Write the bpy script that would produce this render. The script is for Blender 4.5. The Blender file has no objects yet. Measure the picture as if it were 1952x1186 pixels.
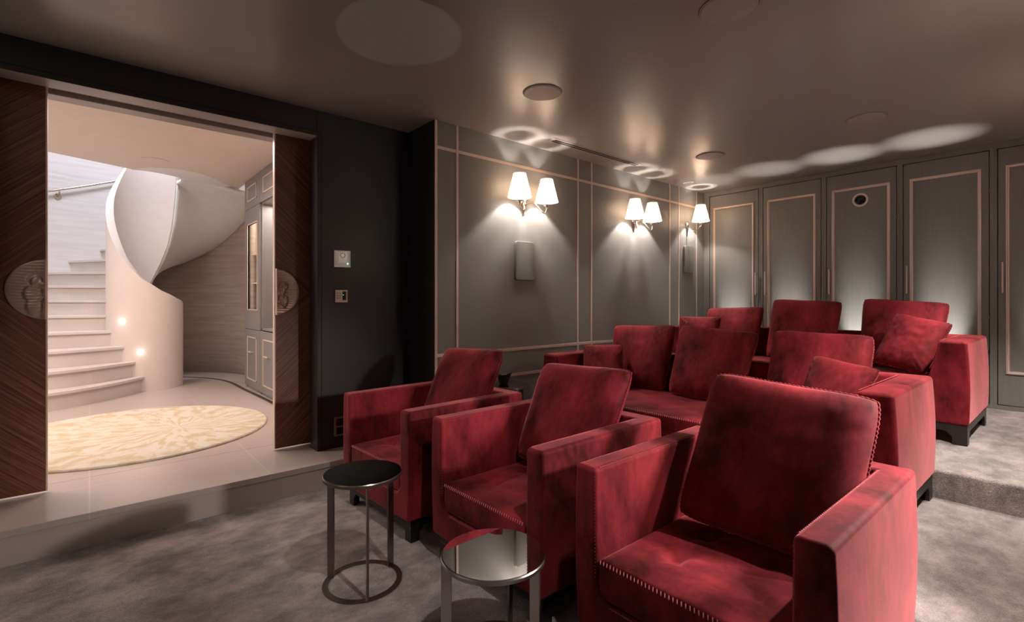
import bpy, bmesh, math, random
from mathutils import Vector, Matrix, noise
random.seed(7)
C = bpy.context.collection
S = bpy.context.scene
PI = math.pi
R_ = math.radians

# ---------------------------------------------------------------- camera, world, lights, exposure
CAM_H = 1.25
cam_d = bpy.data.cameras.new('camera')
cam = bpy.data.objects.new('camera', cam_d); C.objects.link(cam)
cam_d.sensor_width = 36.0
cam_d.lens = 943.0 / 1952.0 * 36.0
cam_d.shift_y = -21.0 / 1952.0
cam_d.clip_start = 0.02
cam.location = (0, 0, CAM_H)
cam.rotation_euler = (PI / 2, 0, math.atan(1104.0 / 943.0))
S.camera = cam
S.view_settings.view_transform = 'Standard'
S.view_settings.look = 'None'
S.view_settings.gamma = 1.0
S.view_settings.use_curve_mapping = False
S.view_settings.exposure = 0.22
w = bpy.data.worlds.new('world'); S.world = w; w.use_nodes = True
w.node_tree.nodes['Background'].inputs[0].default_value = (0.75, 0.8, 1.0, 1)
w.node_tree.nodes['Background'].inputs[1].default_value = 0.02

def light(name, kind, loc, power, color=(1, 1, 1), rot=None, size=0.1, size_y=None, spot=None, blend=0.5, spread=None):
    d = bpy.data.lights.new(name, kind)
    d.energy = power; d.color = color
    if kind == 'AREA':
        d.size = size
        if size_y: d.shape = 'RECTANGLE'; d.size_y = size_y
        if spread: d.spread = spread
    else:
        d.shadow_soft_size = size
    if kind == 'SPOT':
        d.spot_size = spot; d.spot_blend = blend
    o = bpy.data.objects.new(name, d); C.objects.link(o)
    o.location = loc
    if rot is not None:
        if len(rot) == 3 and not isinstance(rot, Vector): o.rotation_euler = rot
        else: o.rotation_euler = rot.to_track_quat('-Z', 'Y').to_euler()
    return o
def aim(a, b): return Vector(b) - Vector(a)

WARM = (1.0, 0.80, 0.71)
ROOMW = (1.0, 0.90, 0.83)
# added soft fill light behind the camera, at the screen wall
light('screen_end_fill', 'AREA', (-1.5, -1.42, 1.35), 2.5, (1.0, 0.93, 0.90), (PI / 2, 0, 0), 2.6, 1.3)
# ceiling wash near the screen end
light('ceiling_wash', 'SPOT', (-2.35, -0.95, 1.95), 80, (1, 0.97, 0.9), (PI, 0, 0), 0.12, spot=R_(120), blend=1.0)
# hall behind the doors: warm ceiling light, cool daylight down the stairwell
light('hall_ceiling_light', 'AREA', (-5.4, -1.0, 2.66), 56, WARM, (0, 0, 0), 1.6, 1.2)
light('hall_ceiling_light', 'AREA', (-5.0, 0.75, 2.66), 24, WARM, (0, 0, 0), 1.0, 0.8)
light('hall_fill', 'POINT', (-5.3, -1.5, 1.7), 20, WARM, size=0.2)  # unseen fill added to brighten the stair underside and hall walls
light('stairwell_daylight', 'AREA', (-6.9, 0.1, 5.1), 150, (0.82, 0.87, 1.0), aim((-6.9, 0.1, 5.1), (-7.8, 0.4, 2.2)), 1.6, 1.6)
# floor uplights in front of the cupboard doors
for i in range(5):
    cx = -2.802 + 0.645 * i
    src = (cx, 5.62, 0.34)
    if i < 4: light('floor_uplight', 'SPOT', src, (130, 180, 240, 240)[i], (1.0, 0.96, 0.90), aim(src, (cx, 5.32, 2.594)), 0.012, spot=R_(20), blend=1.0)
    light('floor_uplight', 'SPOT', src, 150 if i < 4 else 25, (1.0, 0.96, 0.92), aim(src, (cx, 5.90, 1.02)), 0.012, spot=R_(31), blend=1.0)
# unseen low spot, placed to light the armchair sides from the right
light('viewer_side_spot', 'SPOT', (0.12, 2.40, 1.32), 150, ROOMW, aim((0.12, 2.40, 1.32), (-1.2, 1.42, 0.08)), 0.07, spot=R_(84), blend=0.7)
# added spot standing in for light the mirror topped table throws up
light('reflection_standin', 'SPOT', (-1.362, 1.078, 0.40), 13, (1.0, 0.97, 0.94), aim((-1.362, 1.078, 0.40), (-2.264, 1.198, 2.594)), 0.002, spot=R_(15.2), blend=0.12)
# ceiling downlight over the aisle in front of the armchairs, above the picture
light('ceiling_spot', 'SPOT', (-0.46, 0.96, 2.56), 70, ROOMW, aim((-0.46, 0.96, 2.56), (-2.0, 1.40, 0.35)), 0.03, spot=R_(44), blend=0.7)

# ---------------------------------------------------------------- materials
def mat(name):
    m = bpy.data.materials.new(name); m.use_nodes = True
    return m, m.node_tree, m.node_tree.nodes['Principled BSDF']
def N(nt, t, **kw):
    n = nt.nodes.new(t)
    for k, v in kw.items(): setattr(n, k, v)
    return n
def coords(nt, scale=(1, 1, 1), rot=(0, 0, 0), kind='Object'):
    tc = N(nt, 'ShaderNodeTexCoord'); mp = N(nt, 'ShaderNodeMapping')
    mp.inputs['Scale'].default_value = scale; mp.inputs['Rotation'].default_value = rot
    nt.links.new(tc.outputs[kind], mp.inputs[0]); return mp.outputs[0]
def tex_noise(nt, vec, scale, detail=4, rough=0.55, dist=0.0):
    n = N(nt, 'ShaderNodeTexNoise'); n.inputs['Scale'].default_value = scale
    n.inputs['Detail'].default_value = detail; n.inputs['Roughness'].default_value = rough
    n.inputs['Distortion'].default_value = dist
    nt.links.new(vec, n.inputs['Vector']); return n.outputs['Fac']
def ramp(nt, fac, stops):
    r = N(nt, 'ShaderNodeValToRGB'); e = r.color_ramp.elements
    while len(e) < len(stops): e.new(0.5)
    for i, (p, c) in enumerate(stops):
        e[i].position = p; e[i].color = (*c, 1)
    nt.links.new(fac, r.inputs[0]); return r.outputs[0]
def bump(nt, b, h, strength=0.2, dist=0.01):
    n = N(nt, 'ShaderNodeBump'); n.inputs['Strength'].default_value = strength
    n.inputs['Distance'].default_value = dist
    nt.links.new(h, n.inputs['Height']); nt.links.new(n.outputs[0], b.inputs['Normal'])
def plain(name, col, rough=0.5, metal=0.0, spec=0.5, coat=0.0):
    m, nt, b = mat(name)
    b.inputs['Base Color'].default_value = (*col, 1); b.inputs['Roughness'].default_value = rough
    b.inputs['Metallic'].default_value = metal; b.inputs['Specular IOR Level'].default_value = spec
    b.inputs['Coat Weight'].default_value = coat
    v = coords(nt); f = tex_noise(nt, v, 9, 3)
    c = ramp(nt, f, [(0.3, tuple(x * 0.98 for x in col)), (0.7, tuple(min(1, x * 1.02) for x in col))])
    nt.links.new(c, b.inputs['Base Color'])
    return m
def emis(name, col, s):
    m, nt, b = mat(name)
    b.inputs['Base Color'].default_value = (*col, 1)
    b.inputs['Emission Color'].default_value = (*col, 1); b.inputs['Emission Strength'].default_value = s
    return m

def velvet(name, dark, lite, seed=0.0):
    m, nt, b = mat(name)
    v = coords(nt, (1.0, 1.0, 0.55))
    add = N(nt, 'ShaderNodeVectorMath', operation='ADD'); add.inputs[1].default_value = (seed, seed * 2, seed * 3)
    nt.links.new(v, add.inputs[0]); v = add.outputs[0]
    f1 = tex_noise(nt, v, 3.6, 7, 0.62, 0.25)
    f2 = tex_noise(nt, v, 42.0, 3, 0.6, 0.2)
    mx = N(nt, 'ShaderNodeMath', operation='MULTIPLY_ADD'); mx.inputs[1].default_value = 0.16
    nt.links.new(f2, mx.inputs[0]); nt.links.new(f1, mx.inputs[2])
    c = ramp(nt, mx.outputs[0], [(0.41, dark), (0.58, tuple((a + q) / 2 for a, q in zip(dark, lite))), (0.74, lite)])
    nt.links.new(c, b.inputs['Base Color'])
    b.inputs['Roughness'].default_value = 0.75
    b.inputs['Specular IOR Level'].default_value = 0.15
    b.inputs['Sheen Weight'].default_value = 0.55
    b.inputs['Sheen Roughness'].default_value = 0.32
    b.inputs['Sheen Tint'].default_value = (1.0, 0.36, 0.38, 1)
    bump(nt, b, mx.outputs[0], 0.10, 0.006)
    return m
M = {}
M['velvet'] = velvet('red_velvet', (0.045, 0.0012, 0.0025), (0.33, 0.027, 0.040))
M['velvet2'] = velvet('red_velvet_cushion', (0.045, 0.0012, 0.0025), (0.33, 0.027, 0.040), 3.7)
M['stitch'] = plain('pink_thread', (0.62, 0.16, 0.16), 0.5)
M['base_wood'] = plain('black_stained_wood', (0.014, 0.012, 0.011), 0.38)

def carpet():
    m, nt, b = mat('grey_carpet')
    v = coords(nt, (1.6, 1.0, 1.0), (0, 0, 0.5))
    f1 = tex_noise(nt, v, 4.4, 8, 0.70, 0.15)
    f2 = tex_noise(nt, v, 150.0, 3, 0.7)
    f3 = tex_noise(nt, v, 60.0, 2, 0.6)
    a = N(nt, 'ShaderNodeMath', operation='MULTIPLY_ADD'); a.inputs[1].default_value = 0.50
    nt.links.new(f2, a.inputs[0]); nt.links.new(f1, a.inputs[2])
    c = ramp(nt, a.outputs[0], [(0.58, (0.165, 0.146, 0.140)), (0.74, (0.33, 0.282, 0.272)), (0.90, (0.54, 0.45, 0.435))])
    nt.links.new(c, b.inputs['Base Color'])
    b.inputs['Roughness'].default_value = 0.95; b.inputs['Specular IOR Level'].default_value = 0.1
    b.inputs['Sheen Weight'].default_value = 0.3; b.inputs['Sheen Roughness'].default_value = 0.5
    s = N(nt, 'ShaderNodeMath', operation='ADD'); nt.links.new(f2, s.inputs[0]); nt.links.new(f3, s.inputs[1])
    bump(nt, b, s.outputs[0], 0.9, 0.008)
    return m
M['carpet'] = carpet()

def paint(name, col, rough=0.45, grain=0.0, spec=0.5):
    m, nt, b = mat(name)
    v = coords(nt, (22, 22, 0.9))
    f = tex_noise(nt, v, 3.0, 5, 0.6)
    k = grain
    c = ramp(nt, f, [(0.3, tuple(x * (1 - k) for x in col)), (0.7, tuple(x * (1 + k) for x in col))])
    nt.links.new(c, b.inputs['Base Color'])
    b.inputs['Roughness'].default_value = rough; b.inputs['Specular IOR Level'].default_value = spec
    if grain > 0: bump(nt, b, f, 0.05, 0.002)
    return m
M['wall'] = paint('taupe_grey_wall_paint', (0.225, 0.222, 0.215), 0.42, 0.02)
M['cab'] = paint('taupe_grey_cabinet_lacquer', (0.190, 0.183, 0.172), 0.36, 0.07)
M['portal'] = paint('dark_portal_paint', (0.021, 0.018, 0.0165), 0.45, 0.04)  # same kind of paint as the walls, set much darker
M['ceiling'] = paint('warm_grey_satin_ceiling', (0.31, 0.285, 0.27), 0.30, 0.0, 0.9)
M['copper'] = plain('brushed_copper', (0.78, 0.61, 0.52), 0.42, 0.35)
M['bronze'] = plain('bronze_handle', (0.40, 0.29, 0.23), 0.35, 0.9)
M['gap'] = plain('dark_gap', (0.004, 0.003, 0.003), 0.8)
M['speaker'] = plain('grey_speaker_cloth', (0.175, 0.17, 0.16), 0.85)
M['soffitpaint'] = paint('taupe_soffit', (0.33, 0.29, 0.265), 0.35, 0.0)
M['disc'] = plain('ceiling_speaker_cloth', (0.36, 0.31, 0.285), 0.5)
M['stone'] = None
M['nickel'] = plain('polished_nickel', (0.75, 0.66, 0.60), 0.16, 1.0)
M['darkmetal'] = plain('dark_metal_dimmed_legs', (0.23, 0.20, 0.19), 0.28, 0.95)  # leg nickel with dark reflections put into the colour; also keys and inlay
M['silvermetal'] = plain('satin_nickel_legs', (0.42, 0.39, 0.38), 0.28, 0.95)
M['mirror'] = plain('smoked_mirror_glass', (0.74, 0.73, 0.71), 0.02, 1.0)
M['mirrordim'] = plain('mirror_glass_dimmed', (0.42, 0.42, 0.41), 0.10, 1.0)  # same mirror glass, its dark reflections put into the colour
M['black'] = plain('black_gloss', (0.006, 0.006, 0.007), 0.12)
M['plaster'] = plain('cream_plaster', (0.72, 0.635, 0.585), 0.55, 0, 0.3)
M['plasterwhite'] = plain('white_plaster', (0.80, 0.79, 0.78), 0.6, 0, 0.3)
M['hallceil'] = plain('hall_ceiling_paint', (0.70, 0.61, 0.54), 0.6, 0, 0.3)
M['hallcab'] = paint('grey_hall_cabinet', (0.23, 0.225, 0.22), 0.4, 0.04)
M['steel'] = plain('plate_metal', (0.55, 0.54, 0.53), 0.35, 0.6)
M['bulb'] = emis('bulb', (1.0, 0.85, 0.68), 14)
M['led'] = emis('led_strip', (1.0, 0.93, 0.85), 9)
M['green'] = emis('green_led', (0.1, 1.0, 0.45), 5)
M['niche'] = plain('pink_upholstered_panel', (0.52, 0.38, 0.35), 0.75)
M['cream'] = plain('cream_candle', (0.8, 0.74, 0.62), 0.5)

def shade_mat():
    m, nt, b = mat('lit_fabric_shade')
    out = nt.nodes['Material Output']
    tr = N(nt, 'ShaderNodeBsdfTranslucent'); tr.inputs[0].default_value = (0.86, 0.77, 0.68, 1)
    b.inputs['Base Color'].default_value = (0.90, 0.84, 0.78, 1); b.inputs['Roughness'].default_value = 0.9
    v = coords(nt); f = tex_noise(nt, v, 30, 2)
    nt.links.new(ramp(nt, f, [(0.2, (0.86, 0.80, 0.74)), (0.8, (0.94, 0.88, 0.82))]), b.inputs['Base Color'])
    mx = N(nt, 'ShaderNodeMixShader'); mx.inputs[0].default_value = 0.6
    em = N(nt, 'ShaderNodeEmission'); em.inputs[0].default_value = (1.0, 0.88, 0.78, 1); em.inputs[1].default_value = 0.12
    ad = N(nt, 'ShaderNodeAddShader')
    nt.links.new(b.outputs[0], mx.inputs[1]); nt.links.new(tr.outputs[0], mx.inputs[2])
    nt.links.new(mx.outputs[0], ad.inputs[0]); nt.links.new(em.outputs[0], ad.inputs[1])
    nt.links.new(ad.outputs[0], out.inputs['Surface'])
    return m
M['shade'] = shade_mat()

def stone(name, col, rough=0.28, brick=True):
    m, nt, b = mat(name)
    v = coords(nt)
    f = tex_noise(nt, v, 1.6, 5, 0.6, 0.5)
    c = ramp(nt, f, [(0.3, tuple(x * 0.93 for x in col)), (0.7, tuple(min(1, x * 1.05) for x in col))])
    if brick:
        br = N(nt, 'ShaderNodeTexBrick'); br.offset = 0.0
        br.inputs['Scale'].default_value = 1.0; br.inputs['Brick Width'].default_value = 1.25
        br.inputs['Row Height'].default_value = 0.85; br.inputs['Mortar Size'].default_value = 0.0035
        br.inputs['Color1'].default_value = (1, 1, 1, 1); br.inputs['Color2'].default_value = (1, 1, 1, 1)
        br.inputs['Mortar'].default_value = (1.25, 1.2, 1.15, 1)
        nt.links.new(v, br.inputs['Vector'])
        mm = N(nt, 'ShaderNodeMix', data_type='RGBA', blend_type='MULTIPLY'); mm.inputs[0].default_value = 1
        nt.links.new(c, mm.inputs[6]); nt.links.new(br.outputs['Color'], mm.inputs[7]); c = mm.outputs[2]
    nt.links.new(c, b.inputs['Base Color'])
    b.inputs['Roughness'].default_value = rough
    return m
M['stone'] = stone('cream_stone', (0.50, 0.43, 0.395))
M['stoneplain'] = stone('cream_stone_slab', (0.50, 0.43, 0.395), 0.3, False)
M['tread'] = stone('cream_stair_stone', (0.62, 0.56, 0.52), 0.4, False)

def streak(name, c0, c1, sc, rough=0.5, rot=(0, 0, 0)):
    m, nt, b = mat(name)
    v = coords(nt, sc, rot)
    f = tex_noise(nt, v, 1.0, 6, 0.65, 0.3)
    nt.links.new(ramp(nt, f, [(0.32, c0), (0.5, tuple((a + q) / 2 for a, q in zip(c0, c1))), (0.68, c1)]), b.inputs['Base Color'])
    b.inputs['Roughness'].default_value = rough
    return m
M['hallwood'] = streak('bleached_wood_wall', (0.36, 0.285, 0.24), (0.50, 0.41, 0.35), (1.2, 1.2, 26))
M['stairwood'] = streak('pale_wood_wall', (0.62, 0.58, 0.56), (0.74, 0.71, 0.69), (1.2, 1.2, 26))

def doorwood(sign, zm):
    m, nt, b = mat('dark_rosewood_veneer')
    tc = N(nt, 'ShaderNodeTexCoord'); sp = N(nt, 'ShaderNodeSeparateXYZ'); nt.links.new(tc.outputs['Object'], sp.inputs[0])
    s = N(nt, 'ShaderNodeMath', operation='SUBTRACT'); s.inputs[1].default_value = zm; nt.links.new(sp.outputs[2], s.inputs[0])
    a = N(nt, 'ShaderNodeMath', operation='ABSOLUTE'); nt.links.new(s.outputs[0], a.inputs[0])
    y = N(nt, 'ShaderNodeMath', operation='MULTIPLY'); y.inputs[1].default_value = sign * 0.95; nt.links.new(sp.outputs[1], y.inputs[0])
    u = N(nt, 'ShaderNodeMath', operation='ADD'); nt.links.new(a.outputs[0], u.inputs[0]); nt.links.new(y.outputs[0], u.inputs[1])
    y2 = N(nt, 'ShaderNodeMath', operation='MULTIPLY'); y2.inputs[1].default_value = -sign; nt.links.new(sp.outputs[1], y2.inputs[0])
    t = N(nt, 'ShaderNodeMath', operation='ADD'); nt.links.new(a.outputs[0], t.inputs[0]); nt.links.new(y2.outputs[0], t.inputs[1])
    cb = N(nt, 'ShaderNodeCombineXYZ')
    k1 = N(nt, 'ShaderNodeMath', operation='MULTIPLY'); k1.inputs[1].default_value = 75; nt.links.new(u.outputs[0], k1.inputs[0])
    k2 = N(nt, 'ShaderNodeMath', operation='MULTIPLY'); k2.inputs[1].default_value = 1.1; nt.links.new(t.outputs[0], k2.inputs[0])
    nt.links.new(k1.outputs[0], cb.inputs[0]); nt.links.new(k2.outputs[0], cb.inputs[1])
    f = tex_noise(nt, cb.outputs[0], 1.0, 4, 0.7, 0.2)
    nt.links.new(ramp(nt, f, [(0.34, (0.090, 0.024, 0.014)), (0.5, (0.20, 0.070, 0.046)), (0.68, (0.33, 0.140, 0.098))]), b.inputs['Base Color'])
    b.inputs['Roughness'].default_value = 0.42
    return m
M['doorL'] = doorwood(-1, 1.308); M['doorR'] = doorwood(1, 1.308)

def rugmat():
    m, nt, b = mat('cream_rug_pile')
    tc = N(nt, 'ShaderNodeTexCoord'); sp = N(nt, 'ShaderNodeSeparateXYZ'); nt.links.new(tc.outputs['Object'], sp.inputs[0])
    # petals radiating from a flower centre, in polar coordinates
    dx = N(nt, 'ShaderNodeMath', operation='SUBTRACT'); dx.inputs[1].default_value = 0.12; nt.links.new(sp.outputs[0], dx.inputs[0])
    dy = N(nt, 'ShaderNodeMath', operation='SUBTRACT'); dy.inputs[1].default_value = 0.30; nt.links.new(sp.outputs[1], dy.inputs[0])
    an = N(nt, 'ShaderNodeMath', operation='ARCTAN2'); nt.links.new(dx.outputs[0], an.inputs[0]); nt.links.new(dy.outputs[0], an.inputs[1])
    cb0 = N(nt, 'ShaderNodeCombineXYZ'); nt.links.new(dx.outputs[0], cb0.inputs[0]); nt.links.new(dy.outputs[0], cb0.inputs[1])
    ln = N(nt, 'ShaderNodeVectorMath', operation='LENGTH'); nt.links.new(cb0.outputs[0], ln.inputs[0])
    a6 = N(nt, 'ShaderNodeMath', operation='MULTIPLY'); a6.inputs[1].default_value = 6.0; nt.links.new(an.outputs[0], a6.inputs[0])
    l4 = N(nt, 'ShaderNodeMath', operation='MULTIPLY'); l4.inputs[1].default_value = 5.0; nt.links.new(ln.outputs['Value'], l4.inputs[0])
    cb = N(nt, 'ShaderNodeCombineXYZ'); nt.links.new(a6.outputs[0], cb.inputs[0]); nt.links.new(l4.outputs[0], cb.inputs[1])
    f = tex_noise(nt, cb.outputs[0], 1.3, 3, 0.6, 0.6)
    c = ramp(nt, f, [(0.40, (0.56, 0.46, 0.30)), (0.50, (0.62, 0.56, 0.44)), (0.56, (0.66, 0.61, 0.52))])
    nt.links.new(c, b.inputs['Base Color']); b.inputs['Roughness'].default_value = 0.95
    v = coords(nt); f2 = tex_noise(nt, v, 180, 2); bump(nt, b, f2, 0.6, 0.006)
    return m
M['rug'] = rugmat()

# ---------------------------------------------------------------- helpers
def add_box(bm, x0, x1, y0, y1, z0, z1):
    vs = [bm.verts.new(p) for p in ((x0, y0, z0), (x1, y0, z0), (x1, y1, z0), (x0, y1, z0), (x0, y0, z1), (x1, y0, z1), (x1, y1, z1), (x0, y1, z1))]
    for f in ((0, 3, 2, 1), (4, 5, 6, 7), (0, 1, 5, 4), (1, 2, 6, 5), (2, 3, 7, 6), (3, 0, 4, 7)):
        bm.faces.new([vs[i] for i in f])
def boxes(*bs):
    bm = bmesh.new()
    for b in bs: add_box(bm, *b)
    return bm
def tube(bm, pts, r, seg=10, cap=True):
    pts = [Vector(p) for p in pts]; rings = []
    up = Vector((0, 0, 1))
    prev = None
    for i, p in enumerate(pts):
        t = (pts[min(i + 1, len(pts) - 1)] - pts[max(i - 1, 0)]).normalized()
        if prev is None:
            a = t.cross(up) if abs(t.dot(up)) < 0.95 else t.cross(Vector((1, 0, 0)))
        else:
            a = prev - t * prev.dot(t)
        a.normalize(); prev = a; b = t.cross(a)
        rr = r[i] if isinstance(r, (list, tuple)) else r
        rings.append([bm.verts.new(p + (a * math.cos(2 * PI * k / seg) + b * math.sin(2 * PI * k / seg)) * rr) for k in range(seg)])
    for A, B in zip(rings, rings[1:]):
        for k in range(seg): bm.faces.new((A[k], A[(k + 1) % seg], B[(k + 1) % seg], B[k]))
    if cap: bm.faces.new(rings[0][::-1]); bm.faces.new(rings[-1])
def lathe(bm, prof, cx=0, cy=0, cz=0, seg=32, cap0=False, cap1=False):
    rings = []
    for r, z in prof:
        rings.append([bm.verts.new((cx + r * math.cos(2 * PI * k / seg), cy + r * math.sin(2 * PI * k / seg), cz + z)) for k in range(seg)])
    for A, B in zip(rings, rings[1:]):
        for k in range(seg): bm.faces.new((A[k], A[(k + 1) % seg], B[(k + 1) % seg], B[k]))
    if cap0: bm.faces.new(rings[0][::-1])
    if cap1: bm.faces.new(rings[-1])
def prism(bm, poly, z0, z1):
    a = [bm.verts.new((x, y, z0)) for x, y in poly]; b = [bm.verts.new((x, y, z1)) for x, y in poly]
    n = len(poly)
    bm.faces.new(a[::-1]); bm.faces.new(b)
    for i in range(n): bm.faces.new((a[i], a[(i + 1) % n], b[(i + 1) % n], b[i]))
def grid(bm, fn, nu, nv, closed_u=False):
    g = [[bm.verts.new(fn(i / (nu - (0 if closed_u else 1)), j / (nv - 1))) for j in range(nv)] for i in range(nu)]
    for i in range(nu if closed_u else nu - 1):
        for j in range(nv - 1):
            q = (i + 1) % nu
            bm.faces.new((g[i][j], g[q][j], g[q][j + 1], g[i][j + 1]))
    return g
def obj(name, bm, m, parent=None, smooth=False, bevel=0, seg=2, loc=None, rot=None, angle=None):
    bmesh.ops.recalc_face_normals(bm, faces=bm.faces[:])
    me = bpy.data.meshes.new(name); bm.to_mesh(me); bm.free()
    if smooth or bevel:
        for p in me.polygons: p.use_smooth = True
    if angle is not None:
        try: me.set_sharp_from_angle(angle=angle)
        except Exception: pass
    o = bpy.data.objects.new(name, me); C.objects.link(o)
    me.materials.append(m if not isinstance(m, str) else M[m])
    if bevel:
        b = o.modifiers.new('bevel', 'BEVEL'); b.width = bevel; b.segments = seg; b.limit_method = 'ANGLE'
        b.angle_limit = R_(32); b.harden_normals = True
    if parent: o.parent = parent
    if loc is not None: o.location = loc
    if rot is not None: o.rotation_euler = rot
    return o
def tag(o, label=None, cat=None, group=None, kind=None):
    if label: o['label'] = label
    if cat: o['category'] = cat
    if group: o['group'] = group
    if kind: o['kind'] = kind
    return o
def thing(name, label, cat, loc=(0, 0, 0), rz=0, group=None):
    o = bpy.data.objects.new(name, None); C.objects.link(o); o.empty_display_size = 0.1
    o.location = loc; o.rotation_euler = (0, 0, rz)
    return tag(o, label, cat, group)
def struct(name, bm, m, label, cat='wall', bevel=0, smooth=False, parent=None):
    o = obj(name, bm, m, parent, bevel=bevel, smooth=smooth)
    if parent is None: tag(o, label, cat, kind='structure')
    return o
def dup(root, loc, rz, label, group=None):
    r = root.copy(); C.objects.link(r); r.location = loc; r.rotation_euler = (0, 0, rz)
    r['label'] = label
    if group: r['group'] = group
    for ch in list(root.children):
        c = ch.copy(); C.objects.link(c); c.parent = r
        for g in ch.children:
            d = g.copy(); C.objects.link(d); d.parent = c
    return r

# ---------------------------------------------------------------- room shell
XS = -3.175     # sconce wall
XP = -3.56      # portal wall
YB = 5.896      # back cabinets front
ZC = 2.594      # ceiling
ZP = 0.175      # stone platform and hall floor
XR = 0.50       # right wall
YF = -1.50      # screen wall
T1 = 0.166; T2 = 0.317
Y1 = 2.125; Y2 = 3.545

struct('floor', boxes((-3.30, XR, YF, Y1, -0.1, 0.0), (-3.30, -3.175, Y1, 2.2, -0.1, 0)), 'carpet', 'grey carpeted lower floor in front of the red armchairs', 'floor')
struct('floor', boxes((XS, XR, Y1, Y2, -0.1, T1)), 'carpet', 'grey carpeted low tier under the middle row sofa', 'floor', bevel=0.018)
struct('floor', boxes((XS, XR, Y2, YB + 0.05, -0.1, T2)), 'carpet', 'grey carpeted top tier under the back row sofa', 'floor', bevel=0.02)
struct('ceiling', boxes((-3.95, XR, YF, YB + 0.6, ZC, ZC + 0.12)), 'ceiling', 'dark satin ceiling over the cinema room', 'ceiling')
struct('wall_left', boxes((XP - 0.4, XS, 1.957, YB + 0.6, 0.0, ZC)), 'wall', 'grey wall with copper strips and the wall lights', 'wall')
struct('wall_right', boxes((XR, XR + 0.1, YF, YB + 0.6, -0.1, ZC), (0.155, XR, 1.957, YB + 0.6, 0.0, ZC)), 'wall', 'grey wall beside the viewer', 'wall')
struct('wall_front', boxes((-3.95, XR, YF - 0.1, YF, -0.1, ZC)), 'wall', 'screen wall behind the viewer', 'wall')
struct('wall_back', boxes((XS, XR, YB + 0.5, YB + 0.6, -0.1, ZC)), 'wall', 'wall behind the grey cupboards', 'wall')
# portal wall with the opening (two skins and a pocket for the sliding doors)
OL, OR, OZ = -0.40, 1.225, 2.415
bm = boxes((-3.70, XP, OR, 1.957, ZP, ZC), (-3.70, XP, YF, OL, ZP, ZC), (-3.70, XP, OL, OR, OZ, ZC),
           (-3.95, -3.84, OR, 1.957, ZP, 2.75), (-3.95, -3.84, YF, OL, ZP, 2.75), (-3.95, -3.84, OL, OR, OZ + 0.01, 2.75),
           (-3.84, -3.70, YF, 1.957, 2.60, ZC))
struct('wall_portal', bm, 'portal', 'near black wall around the sliding doors', 'wall', bevel=0.003)
struct('trim_30', boxes((-3.70, -3.562, OL, OR, OZ - 0.002, OZ + 0.002), (-3.84, -3.70, OL, OR, 2.449, 2.455), (-3.952, -3.84, OL, OR, OZ + 0.006, OZ + 0.012), (-3.703, -3.70, OL, OR, OZ, 2.455), (-3.84, -3.837, OL, OR, OZ + 0.008, 2.455)), 'soffitpaint', 'taupe lining over the sliding door track', 'trim')
struct('wall_return', boxes((XP, XS - 0.004, 1.950, 1.9575, ZP, ZC)), 'portal', 'black sheet over the return of the door recess', 'wall')  # thin dark sheet over the end of the grey wall
# thin shadow gap line around the opening
g = 0.030
bm = boxes((XP - 0.002, XP + 0.0015, OR + g, OR + g + 0.004, ZP, OZ + g + 0.004), (XP - 0.002, XP + 0.0015, OL - g - 0.004, OR + g, OZ + g, OZ + g + 0.004),
           (XP - 0.002, XP + 0.0015, OL - g - 0.004, OL - g, ZP, OZ + g))
struct('trim_1', bm, 'gap', 'fine dark groove framing the door opening', 'trim')
# stone platform in the portal recess and the hall floor
struct('floor', boxes((-3.95, -3.285, YF, 1.957, 0.139, ZP)), 'stone', 'cream stone threshold slab in front of the sliding doors', 'floor', bevel=0.004)
struct('floor', boxes((-3.95, -3.298, YF, 1.957, -0.1, 0.139)), 'stoneplain', 'cream stone riser below the threshold slab', 'floor')
struct('floor', boxes((-9.8, -3.95, -2.6, 3.0, -0.1, ZP)), 'stone', 'cream stone floor of the stair hall', 'floor')

# copper strips on the sconce wall
tn = 2
def strip(y0, y1, z0, z1, lab, d=0.004):
    global tn
    struct('trim_%d' % tn, boxes((XS - 0.005, XS + d, y0, y1, z0, z1)), 'copper', lab, 'trim', bevel=0.0012); tn += 1
for y, lab in ((1.966, 'vertical copper strip on the outer corner of the grey wall'), (2.156, 'second vertical copper strip from the wall corner'),
               (3.537, 'vertical copper strip right of the first wall light'), (3.735, 'vertical copper strip left of the middle wall light'),
               (5.116, 'vertical copper strip right of the middle wall light'), (5.313, 'vertical copper strip left of the farthest wall light'),
               (5.715, 'vertical copper strip in the far corner of the grey wall')):
    strip(y - 0.010, y + 0.010, T1 + 0.0, ZC, lab)
strip(1.976, YB, 2.382, 2.406, 'upper horizontal copper strip above the wall lights', 0.003)
strip(1.976, YB, 0.821, 0.845, 'middle horizontal copper strip at sofa height', 0.003)
strip(1.976, YB, 0.606, 0.630, 'lower horizontal copper strip near the floor', 0.003)

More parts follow.
